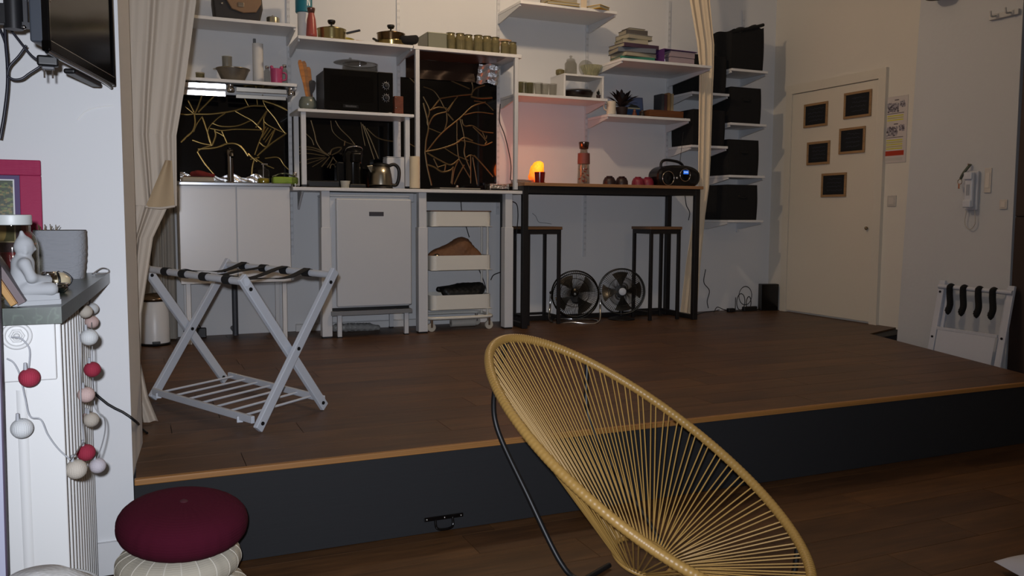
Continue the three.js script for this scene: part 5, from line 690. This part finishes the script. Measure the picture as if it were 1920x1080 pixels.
{ const t = thing('socket_cable', 'black cable running from the fireplace round the wall edge to the platform', 'cable'); part(t, 'lead', tube([[-0.142,0.614,-3.03],[-0.101,0.572,-3.03],[-0.055,0.541,-3.03],[-0.031,0.518,-3.03],[-0.016,0.34,-3.69],[0.011,0.335,-3.59]], 0.0045, 8), cableMat); part(t, 'grommet', ball(0.006, [[-0.142,0.614,-3.03],[-0.101,0.572,-3.03],[-0.055,0.541,-3.03],[-0.031,0.518,-3.03],[-0.016,0.34,-3.69],[0.011,0.335,-3.59]][0][0], [[-0.142,0.614,-3.03],[-0.101,0.572,-3.03],[-0.055,0.541,-3.03],[-0.031,0.518,-3.03],[-0.016,0.34,-3.69],[0.011,0.335,-3.59]][0][1], [[-0.142,0.614,-3.03],[-0.101,0.572,-3.03],[-0.055,0.541,-3.03],[-0.031,0.518,-3.03],[-0.016,0.34,-3.69],[0.011,0.335,-3.59]][0][2]), cableMat); }
single('plaster_line', tube([[-0.165, 1.487, -3.0495], [-0.14, 1.515, -3.0495], [-0.105, 1.53, -3.0495], [-0.06, 1.538, -3.0495]], 0.0022, 6), M(0xe2e2df, 0.8), 'curved raised filler line on the white wall below the television', 'plaster line');
// ---------- television on its arm ----------
{
  const t = thing('television', 'black flat television on a wall arm, seen edge-on at the top left', 'television', [-0.177, 1.578, -2.33], -Math.PI / 2 + Math.atan2(0.974, 0.226) - Math.PI / 2 + Math.PI);
  t.rotation.y = Math.atan2(0.974, 0.226);      // local x runs along the screen, away from the camera
  const S = blackGloss; part(t, 'housing', bx(0.0, 0.56, 0.02, 0.36, -0.045, -0.012, 0.006), M(0x3b4048, 0.4)); part(t, 'back_bulge', bx(0.08, 0.48, 0.06, 0.3, -0.07, -0.045, 0.015), black);
  part(t, 'screen', bx(0.012, 0.563, 0.03, 0.35, -0.012, -0.006), M(0x08080a, 0.12, { ior: 1.2 })); part(t, 'bezel', [bx(0, 0.575, 0, 0.028, -0.02, 0.0, 0.004), bx(0, 0.012, 0, 0.37, -0.02, 0, 0.004), bx(0.563, 0.575, 0, 0.37, -0.02, 0, 0.004), bx(0, 0.575, 0.352, 0.37, -0.02, 0, 0.004)], blackGloss); part(t, 'lower_edge', tube([[0.0, -0.002, -0.008], [0.5, -0.002, -0.008], [0.565, -0.004, -0.012]], 0.005, 8), M(0x8f9296, 0.15, { metalness: 0.9 })); part(t, 'speaker_bar', bx(0.25, 0.5, -0.014, 0.0, -0.05, -0.02, 0.006), black);
  part(t, 'logo_dot', ball(0.003, 0.02, 0.12, -0.004), chrome);
}
{
  const t = thing('wall_mount', 'dark metal wall arm with clamp holding the television', 'bracket', [-0.36, 1.7, -2.62]);
  part(t, 'arm', [beam([-0.3, 0, 0], [0.085, 0.0, 0.06], 0.05, 0.03, [0, 1, 0]), beam([-0.3, 0, 0], [-0.3, 0, -0.42], 0.05, 0.03, [0, 1, 0])], M(0x1a1a1c, 0.4)); part(t, 'wall_plate', bx(-0.35, -0.25, -0.12, 0.12, -0.43, -0.415, 0.003), black);
  part(t, 'joint', cyl(0.022, 0.022, 0.075, 20).translate(0.085, -0.037, 0.06), M(0x1a1a1c, 0.4)); part(t, 'head_plate', [bx(0.098, 0.118, -0.03, 0.16, 0.05, 0.062, 0.003), bx(0.095, 0.14, -0.03, -0.018, 0.04, 0.07), bx(0.095, 0.14, 0.04, 0.055, 0.04, 0.07)], M(0x26262a, 0.35)); for (const y of [-0.03, 0.045]) part(t, 'bolt', ball(0.006, 0.108, y, 0.066), chrome);
}
[[[[-0.303,1.802,-2.8],[-0.318,1.749,-2.8],[-0.323,1.698,-2.8],[-0.321,1.61,-2.8],[-0.323,1.551,-2.8],[-0.334,1.47,-2.8],[-0.347,1.402,-2.8]], 0.0045, 'thick dark cable hanging down the wall at the left edge'], [[[-0.341,1.718,-2.8],[-0.326,1.676,-2.8],[-0.32,1.64,-2.8]], 0.0035, 'short dark cable joining the bundle below the arm'], [[[-0.304,1.697,-2.75],[-0.277,1.658,-2.75],[-0.255,1.629,-2.75],[-0.229,1.612,-2.75]], 0.0035, 'cable from the arm to the plug under the television'], [[[-0.232,1.611,-2.78],[-0.266,1.585,-2.78],[-0.286,1.569,-2.78],[-0.306,1.566,-2.78],[-0.32,1.574,-2.78]], 0.0035, 'cable looping from the plug back to the hanging bundle'], [[[-0.271,1.664,-2.79],[-0.291,1.633,-2.79],[-0.315,1.602,-2.79],[-0.321,1.58,-2.79]], 0.0035, 'cable slanting left from the arm to the bundle'], [[[-0.284,1.801,-2.8],[-0.299,1.766,-2.8],[-0.316,1.742,-2.8]], 0.004, 'cable dropping from above onto the arm']].forEach(([p, r, l]) => single('tv_cable', tube(p, r, 8), M(0x1a1a26, 0.35), l, 'cable'));
{ const t = thing('mains_plug', 'dark mains plug with two metal pins hanging under the television', 'plug', [-0.19, 1.554, -2.42]); part(t, 'body', bx(-0.024, 0.024, 0, 0.026, -0.014, 0.014, 0.006), black); part(t, 'collar', bx(-0.014, 0.014, -0.008, 0, -0.01, 0.01, 0.003), M(0x55565a, 0.5)); for (const x of [-0.009, 0.009]) part(t, 'pin', rod([x, -0.028, 0], [x, -0.006, 0], 0.0022), chrome); }
// ---------- poufs ----------
const ribbed = (r, h, n, d) => grid(96, 22, (u, v) => { const a = u * 6.283, b = (v - 0.5) * Math.PI, k = 1 - d * Math.pow(Math.abs(Math.cos(a * n / 2)), 14) * Math.pow(Math.cos(b), 0.5), c = Math.pow(Math.cos(b), 0.55); return [-r * k * c * Math.cos(a), h / 2 + h / 2 * Math.sign(Math.sin(b)) * Math.pow(Math.abs(Math.sin(b)), 0.85), r * k * c * Math.sin(a)]; });
const creamCloth = M(0xb3ac9b, 0.95, { bumpMap: clothBump, bumpScale: 0.001 }), paleCloth = M(0xb4b4b2, 0.95, { bumpMap: clothBump, bumpScale: 0.001 });
const pouf = thing('pouf', 'cream round ribbed pouf right under the burgundy cushion', 'pouf', [0.085, 0.104, -2.67], 0, 'cream poufs stacked by the fireplace');
part(pouf, 'cover', ribbed(0.178, 0.145, 22, 0.016), creamCloth); part(pouf, 'button', ball(0.014, 0, 0.144, 0, 0.5), creamCloth); { const L = []; for (let i = 0; i < 22; i++) { const a = (i + 0.5) / 22 * 6.283; L.push(tube(Array.from({ length: 8 }, (_, k) => { const b = -1.1 + k * 0.32, c = Math.pow(Math.cos(b), 0.55) * 0.992; return [-0.178 * c * Math.cos(a), 0.0725 + 0.0725 * Math.sign(Math.sin(b)) * Math.pow(Math.abs(Math.sin(b)), 0.85), 0.178 * c * Math.sin(a)]; }), 0.0026, 5)); } part(pouf, 'piping', L, M(0xc9c3b4, 0.9)); }
pouf.scale.y = 0.75;
copy(pouf, [0.105, 0.0, -2.665], 'lowest cream pouf on the floor, bottom of the stack', 0.2);
{ const t = thing('round_cushion', 'burgundy round cushion lying on top of the cream poufs', 'cushion', [0.095, 0.212, -2.66]); t.rotation.set(0.1, 0, -0.05); part(t, 'cover', ribbed(0.185, 0.135, 26, 0.012), M(0x451222, 1, { ior: 1.2, bumpMap: clothBump, bumpScale: 0.001 })); part(t, 'button', ball(0.012, 0, 0.134, 0, 0.5), M(0x3d0f1c, 0.85)); }
{ const t = thing('pale_pouf', 'pale grey pouf poking into view at the bottom left corner', 'pouf', [-0.185, 0, -1.72]); part(t, 'cover', lathe([[0, 0.545], [0.05, 0.538], [0.1, 0.505], [0.13, 0.45], [0.145, 0.3], [0.145, 0.1], [0.13, 0.02], [0, 0]], 40), paleCloth); part(t, 'seam', new THREE.TorusGeometry(0.1, 0.003, 6, 40).rotateX(Math.PI / 2).translate(0, 0.506, 0), paleCloth); }
{ const t = thing('lilac_panel', 'narrow lilac-white board edge standing at the very left of the view', 'panel', [-0.311, 0, -1.885]); part(t, 'board', extr([[-0.06, 0], [0.047, 0], [0.064, 1.16], [-0.06, 1.16]], 0.022, 0.002), M(0x9b9cae, 0.5)); part(t, 'edge_band', beam([0.0495, 0.0, 0], [0.0665, 1.16, 0], 0.003, 0.024, [1, 0, 0], 0.0005), M(0x3a2c40, 0.6)); }
{ const t = thing('white_cushion', 'white cushion corner with dark seam at the bottom right of the view', 'cushion', [2.79, 0, -1.715], -0.25); part(t, 'cover', grid(20, 20, (u, v) => { const e = Math.sin(u * Math.PI) * Math.sin(v * Math.PI); return [-0.2 + 0.4 * u, 0.03 + 0.06 * Math.pow(e, 0.4), -0.16 + 0.32 * v]; }), M(0xb9bac4, 0.8)); part(t, 'underside', grid(20, 20, (u, v) => { const e = Math.sin(u * Math.PI) * Math.sin(v * Math.PI); return [0.2 - 0.4 * u, 0.03 - 0.03 * Math.pow(e, 0.4), -0.16 + 0.32 * v]; }), M(0x2a2a2c, 0.8)); part(t, 'seam', tube([[-0.12, 0.035, 0.15], [-0.13, 0.085, 0.05], [-0.12, 0.083, -0.05], [-0.11, 0.035, -0.155]], 0.003, 6), black); }
// ---------- rattan lounge chair ----------
{
  const PH = 1.092, Lh = 0.606, Bw = 0.365, ti = 0.525, eg = -0.038, H = 0.471, ct = Math.cos(ti), st = Math.sin(ti);
  const t = thing('lounge_chair', 'natural rattan oval string lounge chair with black metal legs in front', 'chair', [1.386, 0, -2.189], -PH);
  const rim = S => { const u = -Math.cos(S) * Lh; return V(u * ct, -u * st + H, Math.sin(S) * Bw * (1 + eg * Math.cos(S))); };
  const ringC = V(0.02, 0.15, 0), ring = S => V(ringC.x - 0.085 * Math.cos(S), ringC.y + 0.03 * Math.cos(S), 0.1 * Math.sin(S));
  const straw = M(0x9c7a40, 0.42), straw2 = M(0xa88548, 0.36);
  // wrapped rim: a tube whose radius ripples with every turn of the cane
  const turns = 250, nS = turns * 4, nR = 10, pos = [], idx = [];
  for (let i = 0; i < nS; i++) { const S = i / nS * 2 * Math.PI, c = rim(S), d = rim(S + 0.004).sub(c).normalize(), up = V(st, ct, 0), sd = d.clone().cross(up).normalize(), nn = sd.clone().cross(d), r = 0.0145 + 0.0013 * Math.abs(Math.sin(i / 4 * Math.PI)); for (let j = 0; j < nR; j++) { const a = j / nR * 6.2832; const q = c.clone().addScaledVector(sd, r * Math.cos(a)).addScaledVector(nn, r * Math.sin(a)); pos.push(q.x, q.y, q.z); } }
  for (let i = 0; i < nS; i++) for (let j = 0; j < nR; j++) { const a = i * nR + j, b = i * nR + (j + 1) % nR, c = ((i + 1) % nS) * nR + j, d = ((i + 1) % nS) * nR + (j + 1) % nR; idx.push(a, b, d, a, d, c); }
  const g = new THREE.BufferGeometry(); g.setAttribute('position', new THREE.Float32BufferAttribute(pos, 3)); g.setIndex(idx); g.computeVertexNormals(); part(t, 'wrapped_rim', g, straw);
  part(t, 'seat_ring', tube(Array.from({ length: 24 }, (_, i) => ring(i / 24 * 6.2832)), 0.008, 8, 72, true), straw);
  const unit = new THREE.CylinderGeometry(1, 1, 1, 6); const N = 132;
  for (let i = 0; i < N; i++) {
    const S = (i + 0.5 + (i % 2 ? -0.14 : 0.14)) / N * 2 * Math.PI, p = rim(S), q = ring(S + 0.05 * (i % 2 ? 1 : -1)), d = q.clone().sub(p), m = part(t, 'cord', unit, i % 3 ? straw2 : straw);
    m.position.copy(p).add(q).multiplyScalar(0.5); m.quaternion.setFromUnitVectors(V(0, 1, 0), d.clone().normalize()); m.scale.set(0.0024, d.length(), 0.0024);
  }
  const lm = M(0x0d0e10, 0.45), R0 = rim(0.16);
  part(t, 'rear_leg', tube([V(R0.x, R0.y - 0.005, 0.01), V(-0.565, 0.64, 0), V(-0.582, 0.54, 0), V(-0.568, 0.462, 0), V(-0.428, 0.245, 0), V(-0.285, 0.045, 0), V(-0.24, 0.014, 0), V(-0.15, 0.013, 0), V(0.28, 0.013, 0)], 0.0095, 10, 120), lm);
  { const a = rim(-0.8); part(t, 'side_leg', tube([a, V(a.x + 0.03, a.y - 0.2, a.z * 0.9), V(0.05, 0.1, -0.12), V(0.1, 0.012, -0.05)], 0.0085, 8, 40), lm); }
  for (const s of [-1, 1]) { const b = rim(s * 2.5); part(t, 'front_leg', tube([b, V(b.x - 0.02, 0.1, b.z * 0.9), V(0.24, 0.014, s * 0.05)], 0.009, 8, 30), lm); }
  part(t, 'foot_bar', rod([-0.2, 0.012, -0.16], [-0.2, 0.012, 0.1], 0.009), lm);
}
// ---------- on the door, the door wall and the partition ----------
[[2.18, 1.975, -5.962, -5.68, 'upper left blackboard on the white door'], [2.219, 2.006, -5.497, -5.206, 'upper right blackboard on the white door, highest of five'], [1.846, 1.647, -5.909, -5.64, 'middle left blackboard on the white door'], [1.932, 1.719, -5.536, -5.257, 'middle right blackboard on the white door'], [1.567, 1.365, -5.722, -5.44, 'lowest blackboard on the white door']].forEach(([y1, y0, z0, z1, l], i) => {
  const t = thing('blackboard', l, 'blackboard', [5.425, y0, (z0 + z1) / 2], 0, 'wood-framed blackboards on the door'), w = (z1 - z0) / 2, h = y1 - y0, fm = woodC(0xcdb088, 0.6);
  part(t, 'slate', bx(-0.008, -0.001, 0.012, h - 0.012, -w + 0.012, w - 0.012), M(0x0d0f14, 0.85));
  for (const b of [[0, 0.02, -w, w], [h - 0.02, h, -w, w]]) part(t, 'frame_bar', bx(-0.014, -0.001, ...b, 0.002), fm); for (const b of [[0.02, h - 0.02, -w, -w + 0.02], [0.02, h - 0.02, w - 0.02, w]]) part(t, 'frame_bar', bx(-0.0135, -0.001, ...b, 0.002), fm);
  part(t, 'writing', new THREE.PlaneGeometry(w * 2 - 0.05, h - 0.05).rotateY(-Math.PI / 2).translate(-0.0085, h / 2, 0), M(null, 0.9, { map: canvasTex(128, 96, (c) => { c.fillStyle = '#0d0f14'; c.fillRect(0, 0, 128, 96); c.strokeStyle = '#262b36'; c.lineWidth = 3; for (let k = 0; k < 4; k++) { c.beginPath(); let x = 14 + rnd() * 20, y = 16 + k * 20; c.moveTo(x, y); while (x < 104 + rnd() * 14) { x += 4; c.lineTo(x, y + rnd() * 8 - 4); } c.stroke(); } }) }));
});
{
  const t = thing('notice_sheet', 'tall laminated notice with photos, yellow lines and red band beside the door', 'poster', [5.449, 1.62, -4.98]);
  part(t, 'sheet', bx(-0.003, 0, 0, 0.515, -0.108, 0.108, 0.001), M(0xbdb6b2, 0.35));
  part(t, 'print', new THREE.PlaneGeometry(0.21, 0.505).rotateY(-Math.PI / 2).translate(-0.0036, 0.257, 0), M(null, 0.4, { map: canvasTex(256, 616, (c) => { c.fillStyle = '#c4bcb8'; c.fillRect(0, 0, 256, 616); for (const y of [24, 250]) { c.fillStyle = '#38343a'; c.fillRect(104, y, 50, 8); for (let i = 0; i < 110; i++) { c.fillStyle = ['#6d6870', '#8f8a92', '#4b4750', '#a9a3a6'][i % 4]; c.fillRect(20 + rnd() * 120, y + 24 + rnd() * 80, 20, 16); if (i < 60) c.fillRect(164 + rnd() * 54, y + 14 + rnd() * 50, 16, 14); } c.fillStyle = '#4a464c'; c.fillRect(20, y + 126, 200, 6); } for (const [y, n] of [[170, 3], [400, 5]]) for (let k = 0; k < n; k++) { c.fillStyle = k % 2 ? '#b4ac6a' : '#c9c23a'; c.fillRect(24, y + k * 20, 190, 11); } c.fillStyle = '#a8341c'; c.fillRect(8, 506, 226, 46); c.fillStyle = '#b9b4ae'; c.fillRect(20, 570, 200, 30); }) }));
}
function plate(label, x, y0, y1, z0, z1) { const t = thing('wall_switch', label, 'switch', [x, y0, (z0 + z1) / 2]); const w = (z1 - z0) / 2, h = y1 - y0; part(t, 'plate', bx(-0.009, 0.0005, 0, h, -w, w, 0.003), M(0xb9b3ab, 0.4)); part(t, 'rocker', bx(-0.012, -0.009, h * 0.2, h * 0.8, -w * 0.6, w * 0.6, 0.001), M(0xc3bdb5, 0.4)); }
plate('square light switch on the door wall below the notice', 5.45, 1.28, 1.366, -5.03, -4.945); plate('tall narrow switch plate on the partition right of the handset', 5.0, 1.355, 1.512, -3.842, -3.795); plate('small switch plate at the right end of the partition', 5.0, 1.25, 1.31, -3.728, -3.677);
{
  const t = thing('intercom_handset', 'white intercom handset on the partition wall', 'intercom', [4.999, 1.24, -3.92]);
  part(t, 'base', bx(-0.025, 0, 0, 0.26, -0.045, 0.045, 0.012), M(0xacaeb4, 0.4)); part(t, 'handset', [bx(-0.055, -0.026, 0.02, 0.25, -0.03, 0.03, 0.012), bx(-0.068, -0.05, 0.2, 0.25, -0.03, 0.03, 0.01), bx(-0.068, -0.05, 0.02, 0.07, -0.03, 0.03, 0.01)], M(0xb9bcc3, 0.4)); part(t, 'speaker_grille', bx(-0.0575, -0.056, 0.1, 0.17, -0.012, 0.012, 0.0005), M(0x8d929a, 0.5)); part(t, 'cord', tube([[-0.02, 0.01, -0.03], [-0.02, -0.09, -0.035], [-0.018, -0.12, 0.0], [-0.02, -0.09, 0.035], [-0.02, 0.01, 0.03]], 0.003, 6), M(0xa9a49c, 0.5));
}
{ const t = thing('key_bunch', 'grey-green ribbon with keys hanging above the intercom handset', 'keys', [4.996, 1.43, -3.975]); part(t, 'ribbon', tube([[-0.01, 0.11, 0.03], [-0.03, 0.08, 0.02], [-0.035, 0.05, 0.0], [-0.03, 0.02, -0.02]], 0.009, 8), M(0x4e5346, 0.7)); part(t, 'ring', new THREE.TorusGeometry(0.016, 0.003, 6, 24).rotateY(Math.PI / 2).translate(-0.03, 0.0, -0.025), steel); part(t, 'hook', rod([0, 0.11, 0.03], [-0.03, 0.112, 0.03], 0.005), steel); part(t, 'key', bx(-0.033, -0.029, -0.045, -0.01, -0.035, -0.02, 0.002), steel); }
single('hanging_ornament', lathe([[0, 0], [0.06, 0.004], [0.085, 0.03], [0.09, 0.09], [0.07, 0.12], [0, 0.125]], 28), M(0x4a3a28, 0.8), 'brown rounded object hanging at the top of the partition wall', 'ornament', [4.9, 2.64, -4.2]);
{ const t = thing('coat_hook', 'pale wall hook rail high on the partition near the right edge', 'hook rail', [4.998, 2.44, -3.76]); part(t, 'rail', bx(-0.02, 0, 0, 0.035, -0.1, 0.1, 0.004), M(0xaeadab, 0.6)); part(t, 'hook', tube([[-0.02, 0.02, 0.05], [-0.06, 0.015, 0.05], [-0.07, 0.045, 0.05]], 0.006), M(0xa4a3a1, 0.5)); part(t, 'hook', tube([[-0.02, 0.02, -0.05], [-0.06, 0.015, -0.05], [-0.07, 0.045, -0.05]], 0.006), M(0xa4a3a1, 0.5)); }
// ---------- router and loose cables ----------
{ const t = thing('router_box', 'black upright router box on the platform by the door corner', 'router', [5.345, PT, -6.27], -0.3); part(t, 'case', bx(-0.085, 0.085, 0.0, 0.245, -0.035, 0.035, 0.006), M(0x0e0f11, 0.4)); part(t, 'front', bx(-0.08, 0.08, 0.006, 0.238, 0.0352, 0.038, 0.002), blackGloss); }
{ const t = thing('cable_coil', 'coiled black network cable on the floor beside the router', 'cable', [5.075, PT, -6.3]); for (const [x, r, a, y] of [[-0.02, 0.075, 0.2, 0.085], [0.03, 0.085, -0.2, 0.14], [0.07, 0.06, 0.4, 0.07], [-0.08, 0.06, 0.9, 0.065]]) part(t, 'loop', new THREE.TorusGeometry(r, 0.004, 6, 40).scale(0.75, 1, 1).rotateY(a).translate(x, y, 0), cableMat); part(t, 'tail', tube([[-0.12, 0.006, 0.02], [0, 0.006, 0.05], [0.12, 0.01, 0.05], [0.17, 0.02, 0.04]], 0.004, 6), cableMat); part(t, 'adapter', bx(0.0, 0.15, 0, 0.04, -0.01, 0.03, 0.006), black); }
[['wall_cable', [[4.713,0.716,-6.38],[4.699,0.595,-6.38],[4.761,0.52,-6.38],[4.74,0.423,-6.38],[4.754,0.359,-6.38]], 'thin black cable dropping down the wall right of the bar table'], ['floor_cable', [[4.457,0.337,-6.155],[4.659,0.337,-6.299],[4.795,0.337,-6.339],[4.948,0.337,-6.423],[4.886,0.337,-6.212]], 'black cable lying on the platform from the table leg to the coil'], ['lamp_cable', [[2.676,2.079,-6.36],[2.672,1.94,-6.36],[2.71,1.849,-6.36],[2.747,1.724,-6.36],[2.772,1.597,-6.36],[2.767,1.477,-6.36]], 'thin black cable running down the wall beside the salt lamp'], ['radio_cable', [[4.473,1.448,-6.396],[4.48,1.401,-6.396],[4.5,1.293,-6.396],[4.536,1.231,-6.396],[4.527,1.159,-6.396]], 'thin cable hanging behind the table under the stereo'], ['trolley_cable', [[2.334,1.326,-6.34],[2.343,1.217,-6.34],[2.379,1.104,-6.34],[2.406,1.02,-6.34]], 'black cable hanging down behind the upper trolley tray'], ['desk_cable', [[2.676,1.315,-6.2],[2.749,1.287,-6.2],[2.764,1.211,-6.2],[2.751,1.043,-6.2],[2.742,0.992,-6.2]], 'black cable curving out beside the right worktop leg'], ['loop_cable', [[2.574,0.679,-6.3],[2.597,0.717,-6.3],[2.675,0.745,-6.3]], 'short black cable looping behind the lower trolley tray'], ['hanging_cable', [[2.492,0.763,-6.35],[2.539,0.655,-6.35],[2.557,0.59,-6.35]], 'black cable slanting behind the middle trolley tray'], ['grey_cable', [[2.978,1.213,-6.39],[3.008,1.191,-6.39],[3.037,1.143,-6.39],[3.096,1.134,-6.39],[3.155,1.125,-6.39]], 'thin grey cable on the wall above the left stool']].forEach(([n, p, l], i) => single(n, tube(p, i === 8 ? 0.0025 : 0.0038, 6), i === 8 ? wireMat : cableMat, l, 'cable'));
{ const t = thing('floor_plug', 'small black plug on the platform left of the cable coil', 'plug', [4.92, PT, -6.27]); part(t, 'body', bx(-0.035, 0.035, 0, 0.035, -0.02, 0.02, 0.008), black); part(t, 'lead', tube([[-0.03, 0.015, 0], [-0.1, 0.03, 0.02], [-0.15, 0.05, 0.0], [-0.2, 0.008, 0.02]], 0.0035, 6), cableMat); }
// ---------- lamp fittings out of frame, the second one added as fill ----------
[[LAMP, 'warm pendant bulb over the kitchen shelves'], [LAMP2, 'added warm fill bulb, unseen, over the platform front']].forEach(([p, l]) => { const t = thing('pendant_lamp', l, 'lamp', p); part(t, 'bulb', ball(0.045), M(0xffffff, 0.4, { emissive: WARM, emissiveIntensity: 6 })); part(t, 'cord', rod([0, 0.06, 0], [0, 3.7 - p[1], 0], 0.004), black); part(t, 'socket', cyl(0.02, 0.02, 0.06, 14).translate(0, 0.046, 0), black); });
renderer.render(scene, camera);
